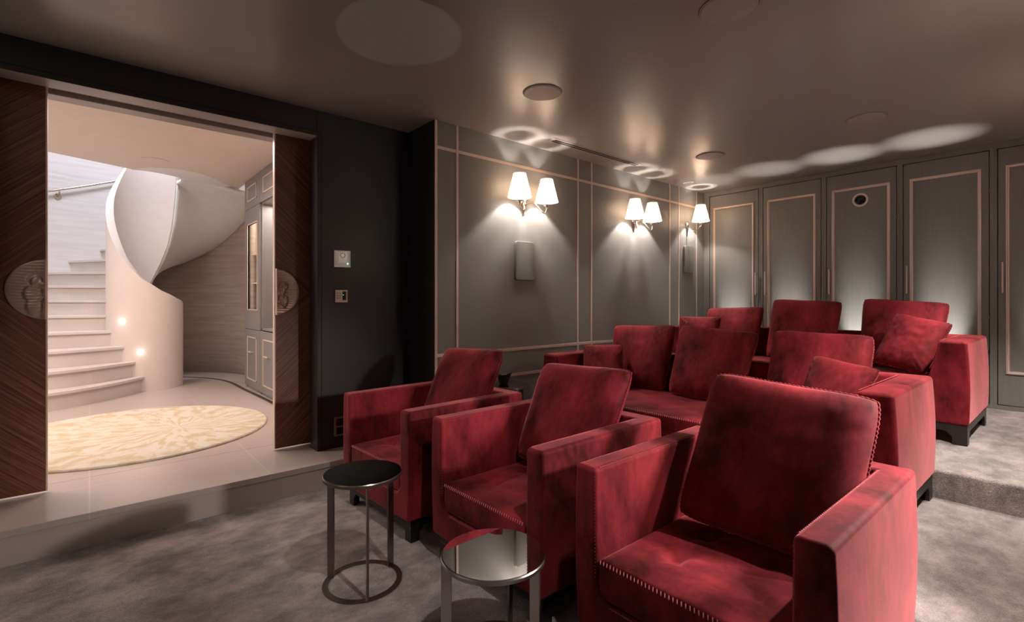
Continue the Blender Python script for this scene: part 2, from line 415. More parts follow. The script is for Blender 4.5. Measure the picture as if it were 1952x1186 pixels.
# ---------------------------------------------------------------- sliding doors with copper medallion pulls
def halfdisc(cy, sgn, zc, R, x, figure):
    bm = bmesh.new()
    nr, na = 34, 72
    def h(y, z):   # relief height in local units, y measured from the straight edge
        q = 0.0045 + 0.0022 * math.sin(z * 2 * PI / 0.0165 + 1.3 * math.sin(y * 24))
        def blob(y0, z0, a, b, hh, rot=0.0):
            dy, dz = y - y0, z - z0
            c, s = math.cos(rot), math.sin(rot)
            u, v = (dy * c + dz * s) / a, (-dy * s + dz * c) / b
            d = 1 - u * u - v * v
            return hh * math.sqrt(d) if d > 0 else 0
        if figure == 'back':
            d = (y - 0.034) ** 2 / 0.048 ** 2 + (z - 0.055) ** 2 / 0.045 ** 2
            if d < 1: q = 0.002
            f = max(blob(0.040, 0.045, 0.026, 0.030, 0.016, 0.5), blob(0.055, -0.020, 0.040, 0.048, 0.018, 0.3), blob(0.050, -0.090, 0.034, 0.055, 0.014),
                    blob(0.020, -0.050, 0.030, 0.012, 0.018, -0.7), blob(0.012, 0.030, 0.014, 0.012, 0.014), blob(0.050, 0.018, 0.013, 0.020, 0.012))
            if z < -0.10: q = 0.003 + 0.002 * noise.noise(Vector((y * 90, z * 90, 1)))
        else:
            if y < 0.075 and -0.08 < z < 0.075: q = 0.004 + 0.004 * noise.noise(Vector((y * 110, z * 110, 3)))
            f = max(blob(0.052, 0.040, 0.034, 0.032, 0.013, 0.4) * (0.8 + 0.4 * noise.noise(Vector((y * 160, z * 160, 0)))), blob(0.050, 0.008, 0.020, 0.030, 0.015),
                    blob(0.060, -0.065, 0.026, 0.042, 0.015), blob(0.035, -0.045, 0.018, 0.022, 0.012), blob(0.032, -0.098, 0.044, 0.010, 0.019, -0.5))
        e = 1 - min(1, math.hypot(y, z) / R) ** 10
        return (q + f * 0.9) * e
    rows = []
    for i in range(nr + 1):
        r = R * i / nr
        rows.append([bm.verts.new((x + 0.008 + h(r * math.cos(t), r * math.sin(t)), cy + sgn * r * math.cos(t), zc + r * math.sin(t)))
                     for t in [(-PI / 2 + PI * k / na) for k in range(na + 1)]])
    for A, B in zip(rows, rows[1:]):
        for k in range(na): bm.faces.new((A[k], A[k + 1], B[k + 1], B[k]))
    # rim thickness and flat grip edge
    outer = rows[-1]; back = [bm.verts.new((x, v.co.y, v.co.z)) for v in outer]
    for k in range(na): bm.faces.new((outer[k], outer[k + 1], back[k + 1], back[k]))
    bmesh.ops.remove_doubles(bm, verts=bm.verts[:], dist=1e-6)
    return bm
def slide_door(n, y0, y1, edge, sgn, m, lab, figure):
    d = struct('door_%d' % n, boxes((-3.805, -3.765, y0, y1, ZP + 0.016, 2.445)), m, lab, 'door', bevel=0.002)
    ex = (edge - 0.004, edge + 0.004)
    o = obj('edge_strip', boxes((-3.807, -3.763, ex[0], ex[1], ZP + 0.016, 2.445)), 'copper', d, bevel=0.0015)
    o['label'] = 'pale copper edge strip'
    o = obj('medallion_pull', halfdisc(edge, sgn, 1.308, 0.165, -3.765, figure), 'medal', d, smooth=True)
    o['label'] = 'half round copper relief plate'
    bm = boxes((-3.765, -3.728, min(edge, edge + sgn * 0.007), max(edge, edge + sgn * 0.007), 1.308 - 0.165, 1.308 + 0.165))
    obj('grip_lip', bm, 'medal', o, bevel=0.002)
M['medal'] = plain('aged_copper_relief', (0.62, 0.43, 0.36), 0.36, 0.55)
slide_door(1, -0.99, -0.181, -0.181, -1, 'doorL', 'left sliding rosewood door with half copper medallion', 'back')
slide_door(2, 1.002, 1.81, 1.002, 1, 'doorR', 'right sliding rosewood door with half copper medallion', 'man')

# ---------------------------------------------------------------- wall plates by the doors
def plate(y0, y1, z0, z1, m, name, lab, cat):
    o = tag(obj(name, boxes((XP, XP + 0.012, y0, y1, z0, z1)), m, bevel=0.003), lab, cat)
    return o
p = plate(1.342, 1.466, 1.487, 1.612, 'steel', 'thermostat', 'silver room control panel with green light beside the right sliding door', 'control panel')
obj('screen', boxes((XP + 0.012, XP + 0.0135, 1.372, 1.438, 1.520, 1.590)), 'platescreen' if 'platescreen' in M else 'silvermetal', p)
obj('indicator_light', boxes((XP + 0.012, XP + 0.0145, 1.438, 1.446, 1.512, 1.520)), 'green', p)
bm = bmesh.new()
for k in range(6): add_box(bm, XP + 0.012, XP + 0.0145, 1.350, 1.357, 1.505 + 0.016 * k, 1.512 + 0.016 * k)
obj('buttons', bm, 'bronze', p)
bm = bmesh.new()
pts = [(XP + 0.014, 1.405 + 0.016 * math.cos(2 * PI * k / 24), 1.575 + 0.016 * math.sin(2 * PI * k / 24)) for k in range(25)]
tube(bm, pts, 0.0022, 6); obj('dial_ring', bm, 'nickel', p, smooth=True)
p = plate(1.350, 1.443, 1.232, 1.324, 'bronze', 'light_switch', 'small bronze keypad plate below the silver control panel', 'switch')
obj('key_field', boxes((XP + 0.012, XP + 0.0135, 1.404, 1.430, 1.250, 1.312)), 'black', p)
for k in range(3): obj('key', boxes((XP + 0.012, XP + 0.016, 1.364, 1.392, 1.258 + 0.018 * k, 1.270 + 0.018 * k)), 'darkmetal', p)
obj('indicator_light', boxes((XP + 0.0135, XP + 0.0145, 1.408, 1.411, 1.285, 1.289)), 'green', p)
p = plate(1.345, 1.425, 0.262, 0.402, 'bronze', 'power_outlet', 'dark bronze socket plate low on the black wall by the armchair', 'socket')
for k in range(2): obj('socket_insert', boxes((XP + 0.012, XP + 0.014, 1.360, 1.410, 0.275 + 0.062 * k, 0.325 + 0.062 * k)), 'black', p)

# ---------------------------------------------------------------- wall speakers
def wall_speaker(y0, y1, z0, z1, lab):
    t = thing('wall_speaker', lab, 'speaker', (XS, (y0 + y1) / 2, (z0 + z1) / 2), 0, 'wall speakers')
    w_, h_ = (y1 - y0) / 2, (z1 - z0) / 2
    bm = bmesh.new(); r = 0.03; poly = []
    for cy, cz, a0 in ((w_ - r, h_ - r, 0), (-w_ + r, h_ - r, 90), (-w_ + r, -h_ + r, 180), (w_ - r, -h_ + r, 270)):
        for k in range(7):
            a = R_(a0 + 15 * k); poly.append((cy + r * math.cos(a), cz + r * math.sin(a)))
    A = [bm.verts.new((0.0, a, b)) for a, b in poly]; B = [bm.verts.new((0.020, a, b)) for a, b in poly]
    n = len(poly)
    for i in range(n): bm.faces.new((A[i], A[(i + 1) % n], B[(i + 1) % n], B[i]))
    bm.faces.new(B)
    obj('housing', bm, 'hallcab', t, bevel=0.004)
    bm = bmesh.new(); k = 0.955
    A = [bm.verts.new((0.019, a * k, b * k)) for a, b in poly]; B = [bm.verts.new((0.0225, a * k, b * k)) for a, b in poly]
    for i in range(n): bm.faces.new((A[i], A[(i + 1) % n], B[(i + 1) % n], B[i]))
    bm.faces.new(B)
    obj('grille', bm, 'speaker', t)
wall_speaker(2.735, 2.960, 1.418, 1.752, 'rounded grey wall speaker under the nearest double wall light')
wall_speaker(5.410, 5.620, 1.580, 1.905, 'rounded grey wall speaker under the farthest wall light')

# ---------------------------------------------------------------- sconces
def smooth_pts(P, n=5):
    out = []
    for i in range(len(P) - 1):
        p0 = Vector(P[max(0, i - 1)]); p1 = Vector(P[i]); p2 = Vector(P[i + 1]); p3 = Vector(P[min(len(P) - 1, i + 2)])
        for k in range(n):
            u = k / n
            out.append(0.5 * ((2 * p1) + (-p0 + p2) * u + (2 * p0 - 5 * p1 + 4 * p2 - p3) * u * u + (-p0 + 3 * p1 - 3 * p2 + p3) * u ** 3))
    out.append(Vector(P[-1])); return out
def shade_bm(cx, cy, z0, z1, r0, r1):
    bm = bmesh.new(); seg = 40
    lathe(bm, [(r0, z0), (r1, z1)], cx, cy, 0, seg)
    lathe(bm, [(r0 - 0.0025, z0), (r1 - 0.0025, z1)], cx, cy, 0, seg)
    lathe(bm, [(r0 - 0.0025, z0), (r0 + 0.0015, z0), (r0 + 0.0005, z0 + 0.008), (r0 - 0.001, z0 + 0.008)], cx, cy, 0, seg)
    lathe(bm, [(r1 - 0.0025, z1), (r1 + 0.0015, z1), (r1 + 0.003, z1 - 0.006), (r1 - 0.001, z1 - 0.006)], cx, cy, 0, seg)
    return bm
def sconce(y, zoff, arms, lab, ox=0.135, power=25, wx=XS, d=1):
    t = thing('wall_sconce', lab, 'wall light', (wx, y, 0), 0 if d > 0 else PI)
    bm = bmesh.new()
    prof = [(0.004, -0.082), (0.012, -0.076), (0.007, -0.066), (0.013, -0.058), (0.008, -0.050), (0.012, -0.040), (0.018, -0.010), (0.024, 0.010), (0.034, 0.028), (0.028, 0.040), (0.036, 0.055), (0.030, 0.075), (0.012, 0.098)]
    lathe(bm, [(r, z) for r, z in prof], 0.006, 0, 2.055 + zoff, 20, True, True)
    for v in bm.verts: v.co.x = max(0.001, 0.006 + (v.co.x - 0.006) * 0.5)
    obj('backplate', bm, 'nickel', t, smooth=True)
    for s in arms:
        bm = bmesh.new(); P = []
        if s != 0:
            CT = [(0.010, 2.060), (0.030, 2.082), (0.055, 2.080), (0.078, 2.050), (0.094, 2.012), (0.118, 1.992), (0.142, 2.004), (0.155, 2.036)]
            Q = smooth_pts(CT, 5)
            for k, q in enumerate(Q):
                u = min(1.0, k / (len(Q) * 0.6))
                P.append((0.02 + (ox - 0.02) * u, s * q.x, q.y + zoff))
            ey = s * 0.155
        else:
            for k in range(25):
                u = k / 24
                P.append((0.02 + (ox - 0.02) * u, 0.035 * u, 2.075 + zoff - 0.05 * math.sin(u * PI) ** 1.0 + 0.01 * u))
            ey = 0.035
        ez = P[-1][2]
        tube(bm, P, 0.0048, 8); arm = obj('arm', bm, 'nickel', t, smooth=True)
        bm = bmesh.new()
        lathe(bm, [(0.005, -0.004), (0.009, 0.0), (0.006, 0.006), (0.010, 0.012), (0.008, 0.018), (0.028, 0.024), (0.030, 0.030), (0.010, 0.030)], ox, ey, ez, 20, True, True)
        obj('cup', bm, 'nickel', arm, smooth=True, angle=0.7)
        zs = ez + 0.055
        bm = bmesh.new(); lathe(bm, [(0.0115, 0.030), (0.0115, 0.090)], ox, ey, ez, 16, True, True)
        obj('candle_sleeve', bm, 'cream', arm, smooth=True, angle=0.7)
        sh = obj('lamp_shade', shade_bm(ox, ey, zs, zs + 0.195, 0.100, 0.052), 'shade', t, smooth=True, angle=0.7)
        bm = bmesh.new(); lathe(bm, [(0.034, zs + 0.180), (0.002, zs + 0.184)], ox, ey, 0, 32); add_box(bm, ox - 0.052, ox + 0.052, ey - 0.001, ey + 0.001, zs + 0.178, zs + 0.180); obj('added_baffle', bm, 'shade', sh)  # disc added inside the shade to hold back and ring the upward light
        bm = bmesh.new(); lathe(bm, [(0.004, 0.088), (0.010, 0.096), (0.012, 0.108), (0.008, 0.124), (0.002, 0.134)], ox, ey, ez, 14, True, True)
        obj('bulb', bm, 'bulb', sh, smooth=True)
        light('sconce_light', 'POINT', (wx + d * ox, y + d * ey, ez + 0.152), power, (1.0, 0.90, 0.81), size=0.016)
sconce(2.834, 0.0, (-1, 1), 'double shaded wall light nearest the black portal wall')
sconce(4.412, 0.0, (-1, 1), 'double shaded wall light in the middle panel of the grey wall')
sconce(5.490, 0.045, (0,), 'wall light beside the grey cupboards with one shade showing', 0.16)
for yy, lab in ((2.834, 'double shaded wall light on the wall beside the viewer, opposite the nearest one'), (4.412, 'double shaded wall light on the wall beside the viewer, opposite the middle one')):
    sconce(yy, 0.0, (-1, 1), lab, wx=0.155, d=-1, power=100)

# ---------------------------------------------------------------- ceiling fittings
def ceil_disc(x, y, r, lab, group='round ceiling speakers'):
    t = thing('ceiling_speaker', lab, 'ceiling speaker', (x, y, ZC), 0, group)
    bm = bmesh.new(); lathe(bm, [(r, 0), (r, -0.004), (r - 0.006, -0.006)], 0, 0, 0, 48)
    obj('rim', bm, 'disc', t, smooth=True, angle=0.6)
    bm = bmesh.new(); lathe(bm, [(r - 0.006, -0.002), (r - 0.009, -0.0075), (r - 0.02, -0.008)], 0, 0, 0, 48, False, True)
    obj('grille', bm, 'disc', t, smooth=True, angle=0.6)
    bm = bmesh.new(); lathe(bm, [(r + 0.0025, -0.0006), (r - 0.001, -0.0012)], 0, 0, 0, 48)
    obj('shadow_gap', bm, 'gap', t)
ceil_disc(-2.306, 2.228, 0.126, 'round flush ceiling speaker above the nearest double wall light')
ceil_disc(-2.304, 4.396, 0.126, 'round flush ceiling speaker between air vent and cupboards')
ceil_disc(-1.082, 4.373, 0.126, 'round flush ceiling speaker in front of the projector cupboard')
ceil_disc(-1.084, 2.234, 0.126, 'round flush ceiling speaker cut by the top picture edge')
t = thing('ceiling_downlight', 'tiny round downlight in ceiling corner above the farthest wall light', 'downlight', (-2.99, 5.20, ZC))
bm = bmesh.new(); lathe(bm, [(0.062, 0), (0.060, -0.006), (0.046, -0.008), (0.044, -0.001)], 0, 0, 0, 32); obj('trim_ring', bm, 'plasterwhite', t, smooth=True, angle=0.6)
bm = bmesh.new(); lathe(bm, [(0.044, -0.001), (0.03, -0.004), (0.012, -0.006)], 0, 0, 0, 32, False, True); obj('lens', bm, 'disc', t, smooth=True)
t = thing('air_vent', 'long slotted air vent in the ceiling along the grey wall', 'air vent', (-2.93, 3.55, ZC))
obj('frame', boxes((-0.042, 0.042, -0.62, 0.62, -0.004, 0)), 'disc', t, bevel=0.0015)
for xx in (-0.018, 0.014): obj('slot', boxes((xx - 0.009, xx + 0.009, -0.585, 0.585, -0.0056, -0.003)), 'gap', t)

# ---------------------------------------------------------------- tall cupboards on the back wall
def cupboard(i, lab, handle_side, lens=False, hinge=0):
    x0 = -3.125 + 0.645 * i; x1 = x0 + 0.645
    xl = -3.096 + 0.645 * i; xr = xl + 0.588
    if i == 0: x0 = XS
    if i == 4: x1 = 0.153
    t = thing('cupboard', lab, 'cupboard', ((x0 + x1) / 2, YB, T2), 0, 'tall grey cupboards')
    ox, oy, oz = (x0 + x1) / 2, YB, T2
    def L(a, b, c, d, e, f): return (a - ox, b - ox, c, d, e - oz, f - oz)
    dz0, dz1 = 0.360, 2.536
    bm = boxes(L(x0, xl - 0.006, 0, 0.03, T2, ZC), L(xr + 0.006, x1, 0, 0.03, T2, ZC), L(xl - 0.006, xr + 0.006, 0, 0.03, dz1 + 0.006, ZC), L(xl - 0.006, xr + 0.006, 0, 0.03, T2, dz0 - 0.006),
               L(x0, x0 + 0.018, 0.03, 0.5, T2, ZC), L(x1 - 0.018, x1, 0.03, 0.5, T2, ZC))
    obj('face_frame', bm, 'cab', t, bevel=0.001)
    d = obj('door', boxes(L(xl, xr, 0.002, 0.024, dz0, dz1)), 'cab', t, bevel=0.0015)
    # raised copper moulding
    a, b, c, e = xl + 0.046, xr - 0.046, 0.622, 2.392
    bm = bmesh.new(); prof = [(0, 0.002), (0.003, -0.010), (0.010, -0.012), (0.013, -0.007), (0.021, -0.006), (0.026, 0.002)]
    rings = []
    for (px, pz, sx, sz) in ((a, c, 1, 1), (b, c, -1, 1), (b, e, -1, -1), (a, e, 1, -1)):
        rings.append([bm.verts.new((px + sx * o - ox, yy, pz + sz * o - oz)) for o, yy in prof])
    for k in range(4):
        A, B = rings[k], rings[(k + 1) % 4]
        for j in range(len(prof) - 1): bm.faces.new((A[j], A[j + 1], B[j + 1], B[j]))
    o = obj('moulding', bm, 'copper', d); o['label'] = 'rectangular copper moulding'
    hx = xr - 0.020 if handle_side > 0 else xl + 0.030
    bm = boxes(L(hx - 0.006, hx + 0.006, -0.036, -0.026, 1.310, 1.572))
    hd = obj('handle', bm, 'copper', d, bevel=0.002); hd['label'] = 'upright copper bar handle'
    for zz in (1.325, 1.555): obj('post', boxes(L(hx - 0.004, hx + 0.004, -0.030, 0.003, zz - 0.004, zz + 0.004)), 'bronze', d)
    if hinge:
        for zz in (2.2, 2.05, 1.1, 0.8): obj('hinge', boxes(L(xr - 0.001, xr + 0.004, -0.004, 0.003, zz - 0.014, zz + 0.014)), 'nickel', t)
    if lens:
        cx, cz = -1.508 - ox, 2.256 - oz
        bm = bmesh.new(); pr = [(0.068, 0.002), (0.067, -0.008), (0.058, -0.011), (0.050, -0.009), (0.047, 0.001)]
        g = [[bm.verts.new((cx + r * math.cos(2 * PI * k / 48), yy, cz + r * math.sin(2 * PI * k / 48))) for k in range(48)] for r, yy in pr]
        for A, B in zip(g, g[1:]):
            for k in range(48): bm.faces.new((A[k], A[(k + 1) % 48], B[(k + 1) % 48], B[k]))
        o = obj('port_ring', bm, 'copper', d, smooth=True, angle=0.6)
        bm = bmesh.new(); pr = [(0.048, 0.0015), (0.044, -0.001), (0.040, -0.009), (0.033, -0.010), (0.030, -0.004), (0.018, -0.009), (0.004, -0.011)]
        g = [[bm.verts.new((cx + r * math.cos(2 * PI * k / 40), yy, cz + r * math.sin(2 * PI * k / 40))) for k in range(40)] for r, yy in pr]
        for A, B in zip(g, g[1:]):
            for k in range(40): bm.faces.new((A[k], A[(k + 1) % 40], B[(k + 1) % 40], B[k]))
        bm.faces.new(g[-1])
        o = obj('projector_lens', bm, 'black', d, smooth=True, angle=0.6); o['label'] = 'round black projector lens'
cupboard(0, 'tall grey cupboard in the far left corner with handle on its right', 1)
cupboard(1, 'tall grey cupboard second from the wall lights', -1)
cupboard(2, 'tall grey cupboard with round projector lens near its top', -1, True, 1)
cupboard(3, 'tall grey cupboard right of the projector cupboard', -1, False, 1)
cupboard(4, 'tall grey cupboard cut by the right picture edge', -1)


# ---------------------------------------------------------------- upholstery builders
def u_profile(xo, xi_top, xi_bot, zt, zs, fr, n=8):
    """inner outline of a seat opening, from upper left down, across and up"""
    P = [(-xi_top, zt)]
    for k in range(n + 1):
        a = PI + (PI / 2) * k / n
        P.append((-xi_bot + fr + fr * math.cos(a), zs + fr + fr * math.sin(a)))
    for k in range(n + 1):
        a = -PI / 2 + (PI / 2) * k / n
        P.append((xi_bot - fr + fr * math.cos(a), zs + fr + fr * math.sin(a)))
    P.append((xi_top, zt))
    return P
def shell(xo_t, xo_b, xi_t, xi_b, zb, zt, zs, y0, yb, y1, fr=0.05):
    """tub of arms, front rail and back, local x centred; y0 front, yb inner back, y1 rear"""
    bm = bmesh.new()
    P = u_profile(xo_t, xi_t, xi_b, zt, zs, fr)
    F = [bm.verts.new((x, y0, z)) for x, z in P]; B = [bm.verts.new((x, yb, z)) for x, z in P]
    NL = 7
    lv = [(xo_t + (xo_b - xo_t) * k / NL + 0.010 * math.sin(PI * k / NL), zt + (zb - zt) * k / NL) for k in range(NL + 1)]
    oL = [bm.verts.new((-x, y0, z)) for x, z in lv]; oR = [bm.verts.new((x, y0, z)) for x, z in lv]
    rL = [bm.verts.new((-x, y1, z)) for x, z in lv]; rR = [bm.verts.new((x, y1, z)) for x, z in lv]
    bm.faces.new(F + oR + oL[::-1])
    for i in range(len(P) - 1): bm.faces.new((F[i], F[i + 1], B[i + 1], B[i]))
    bm.faces.new(B)
    bm.faces.new([oL[0], F[0], B[0], B[-1], F[-1], oR[0], rR[0], rL[0]])
    for k in range(NL):
        bm.faces.new((oL[k], oL[k + 1], rL[k + 1], rL[k])); bm.faces.new((oR[k], oR[k + 1], rR[k + 1], rR[k]))
    bm.faces.new(rL + rR[::-1])
    bm.faces.new((oL[-1], oR[-1], rR[-1], rL[-1]))
    return bm
def rounded(bm, hx, hy, hz, r, fn=None, nx=24, ny=24, nz=6):
    """soft box centred on the origin, shaped by fn"""
    def axis(h, n):
        L = [-h + r * (1 - math.cos(PI / 2 * k / 4)) * 1.0 for k in range(4)]
        Mid = [-h + r + (2 * h - 2 * r) * k / n for k in range(n + 1)]
        return L + Mid + [-a for a in L[::-1]]
    ax, ay, az = axis(hx, nx), axis(hy, ny), axis(hz, nz)
    cache = {}
    def V(p):
        key = tuple(round(c, 5) for c in p)
        if key in cache: return cache[key]
        q = Vector((max(-hx + r, min(hx - r, p[0])), max(-hy + r, min(hy - r, p[1])), max(-hz + r, min(hz - r, p[2]))))
        d = Vector(p) - q
        c = q + d.normalized() * r if d.length > 1e-7 else q
        if fn: c = Vector(fn(c.x, c.y, c.z))
        cache[key] = bm.verts.new(c); return cache[key]
    def face(A, B, mk):
        for i in range(len(A) - 1):
            for j in range(len(B) - 1):
                try: bm.faces.new((V(mk(A[i], B[j])), V(mk(A[i + 1], B[j])), V(mk(A[i + 1], B[j + 1])), V(mk(A[i], B[j + 1]))))
                except ValueError: pass
    for s in (-1, 1):
        face(ax, ay, lambda a, b: (a, b, s * hz)); face(ax, az, lambda a, b: (a, s * hy, b)); face(ay, az, lambda a, b: (s * hx, a, b))
def stitches(bm, pts, step=0.013, L=0.010, r=0.0013, nrm=(0, -0.7, 0.7), across=(0, -0.7, -0.7)):
    """small whip stitches laid along a path"""
    pts = [Vector(p) for p in pts]; a = Vector(across).normalized(); n = Vector(nrm).normalized()
    acc = 0.0
    for P, Q in zip(pts, pts[1:]):
        d = (Q - P).length; t = acc
        dr = (Q - P).normalized()
        while t < d:
            c = P + dr * t
            p0 = c - a * L / 2 - dr * 0.001; p1 = c + a * L / 2 + dr * 0.001
            u = dr * r; h = n * r * 1.2
            vs = [bm.verts.new(x) for x in (p0 - u, p0 + u, p1 + u, p1 - u)]; top = bm.verts.new((p0 + p1) / 2 + h)
            for k in range(4): bm.faces.new((vs[k], vs[(k + 1) % 4], top))
            t += step
        acc = t - d

def tufted(hx, hy, hz, r, tufts, crown=0.012, seed=0):
    def fn(x, y, z):
        if z > 0:
            ux, uy = x / hx, y / hy
            z += crown * (1 - ux ** 4) * (1 - uy ** 4)
            for tx, ty in tufts:
                d2 = (x - tx) ** 2 + (y - ty) ** 2; d = math.sqrt(d2)
                z -= 0.020 * math.exp(-d2 / 0.0010) + 0.010 * math.exp(-d2 / 0.010)
                a = math.atan2(y - ty, x - tx)
                z += 0.0035 * math.cos(a * 4 + seed) * math.exp(-((d - 0.05) / 0.045) ** 2)
            z += 0.003 * noise.noise(Vector((x * 7 + seed, y * 7, 0)))
        if y < -hy + r * 1.01: y -= 0.006 * math.cos(z / hz * 1.4)
        return (x, y, z)
    bm = bmesh.new(); rounded(bm, hx, hy, hz, r, fn, 44, 40, 5)
    return bm

def base_frame(t, hx, y0, y1, h, band, legw=0.055, mids=()):
    """dark plinth: a band with a chamfered foot at each corner"""
    bm = bmesh.new()
    add_box(bm, -hx, hx, y0, y0 + 0.03, h - band, h); add_box(bm, -hx, hx, y1 - 0.03, y1, h - band, h)
    add_box(bm, -hx, -hx + 0.03, y0 + 0.03, y1 - 0.03, h - band, h); add_box(bm, hx - 0.03, hx, y0 + 0.03, y1 - 0.03, h - band, h)
    obj('base_frame', bm, 'base_wood', t, bevel=0.0015)
    for sx in (-1, 1):
        for yy, sy in ((y0, 1), (y1, -1)):
            bm = bmesh.new(); P = [(0, 0), (legw, 0), (legw, 0.02), (0.02, 0.02), (0.02, legw), (0, legw)]
            P2 = [(0, 0), (legw * 1.45, 0), (legw * 1.45, 0.02), (0.02, 0.02), (0.02, legw * 1.45), (0, legw * 1.45)]
            P = [(sx * (hx - a), yy + sy * b) for a, b in P]; P2 = [(sx * (hx - a), yy + sy * b) for a, b in P2]
            A = [bm.verts.new((a, b, 0)) for a, b in P]; B = [bm.verts.new((a, b, (h - band) * 0.6)) for a, b in P]; D = [bm.verts.new((a, b, h - band)) for a, b in P2]
            for U, W in ((A, B), (B, D)):
                for i in range(6): bm.faces.new((U[i], U[(i + 1) % 6], W[(i + 1) % 6], W[i]))
            bm.faces.new(A[::-1]); bm.faces.new(D)
            obj('foot', bm, 'base_wood', t, bevel=0.0015)

# ---------------------------------------------------------------- armchairs
def armchair(lab, loc, rz, W=0.78, D=0.82):
    t = thing('armchair', lab, 'armchair', loc, rz, 'red velvet armchairs in the front row')
    h = W / 2; a = 0.090; zt = 0.682
    sh = obj('shell', shell(h, h - 0.006, h - a, h - a - 0.004, 0.118, zt, 0.245, 0, D - 0.10, D, 0.055), 'velvet', t, bevel=0.017, seg=4)
    # decorative whip stitching along the inner arm edges, the rail and the front corners
    xi = h - a
    seams = [([(-xi + 0.06, 0.003, 0.240), (xi - 0.06, 0.003, 0.240)], (0, -1, 0), (0, 0, 1), 0.009)]
    for s in (-1, 1):
        seams.append(([(s * (xi + 0.006), 0.004, 0.655), (s * (xi + 0.004), 0.004, 0.31)], (0, -1, 0), (1, 0, 0), 0.009))
        seams.append(([(s * (xi + 0.006), 0.03, zt - 0.002), (s * (xi + 0.006), D - 0.10, zt - 0.002)], (0, 0, 1), (1, 0, 0.2), 0.008))
    for P, nr, ac, L_ in seams:
        bm = bmesh.new(); stitches(bm, P, 0.012, L_, 0.0015, nr, ac); tube(bm, [Vector(q) + Vector(nr) * -0.0006 for q in P], 0.0012, 5)
        obj('seam', bm, 'stitchred', sh)
    hx, hy, hz = xi - 0.004, (D - 0.10) / 2 - 0.008, 0.066
    tf = [(-0.13, -0.16), (0.13, -0.16), (-0.13, 0.06), (0.13, 0.06)]
    sc = obj('seat_cushion', tufted(hx, hy, hz, 0.016, tf, 0.016, loc[0]), 'velvet2', t, smooth=True, loc=(0, hy + 0.012, 0.247 + hz))
    bm = bmesh.new(); stitches(bm, [(-hx + 0.012, -hy - 0.004, hz - 0.006), (hx - 0.012, -hy - 0.004, hz - 0.006)], 0.0135, 0.013, 0.0020, (0, -0.8, 0.7), (0.1, -0.5, -0.8))
    obj('stitching', bm, 'stitch', sc)
    base_frame(t, h - 0.030, 0.030, D - 0.030, 0.118, 0.042)
    return t
M['stitchred'] = plain('red_thread', (0.36, 0.045, 0.05), 0.5)
def place(cx, cy, rz, W):   # front centre
    return (cx, cy, 0.0)
armchair('red velvet armchair farthest left, beside the stone step', (-2.612, 1.205, 0), R_(3.0), 0.755, 0.81)
armchair('middle red velvet armchair of the front row', (-1.710, 1.275, 0), R_(1.0), 0.765, 0.815)
armchair('nearest red velvet armchair, large at the right', (-0.776, 1.290, 0), R_(0.0), 0.79, 0.82)

# ---------------------------------------------------------------- sofas
def sofa(lab, x0, x1, y0, y1, z, nseat=3):
    cx = (x0 + x1) / 2; hw = (x1 - x0) / 2; D = y1 - y0
    t = thing('sofa', lab, 'sofa', (cx, y0, z), 0, 'red velvet sofas')
    zt = 0.667
    sh = obj('shell', shell(hw - 0.012, hw - 0.004, hw - 0.150, hw - 0.235, 0.130, zt, 0.262, 0, D - 0.11, D, 0.03), 'velvet', t, bevel=0.020, seg=4)
    for s in (-1, 1):
        for P, nr in (([(s * (hw - 0.146), 0.0, zt - 0.02), (s * (hw - 0.215), 0.0, 0.32)], (0, -1, 0)), ([(s * (hw - 0.148), 0.03, zt), (s * (hw - 0.148), D - 0.11, zt)], (0, 0, 1))):
            bm = bmesh.new(); stitches(bm, P, 0.013, 0.009, 0.0016, nr, (1, 0, 0)); tube(bm, [Vector(q) + Vector(nr) * -0.0006 for q in P], 0.0012, 5)
            obj('seam', bm, 'stitchred', sh)
    xi = hw - 0.232; hy = (D - 0.11) / 2 + 0.010; hz = 0.062
    w = xi / 1.0
    tf = []
    k = -xi + 0.16
    while k < xi - 0.1: tf += [(k, -0.18), (k, 0.12)]; k += 0.30
    sc = obj('seat_cushion', tufted(xi, hy, hz, 0.018, tf, 0.012, z * 9), 'velvet2', t, smooth=True, loc=(0, hy - 0.035, 0.264 + hz))
    bm = bmesh.new(); stitches(bm, [(-xi + 0.012, -hy - 0.004, hz - 0.006), (xi - 0.012, -hy - 0.004, hz - 0.006)], 0.014, 0.012, 0.0019, (0, -0.8, 0.7), (0.1, -0.5, -0.8))
    obj('stitching', bm, 'stitch', sc)
    base_frame(t, hw - 0.012, 0.015, D - 0.015, 0.130, 0.048, 0.075)
    return t
sofa('red velvet sofa of the middle row, behind the armchairs', -2.79, -0.552, 2.690, 3.525, T1)
sofa('red velvet sofa of the back row, in front of the cupboards', -2.87, -0.498, 4.225, 5.125, T2)

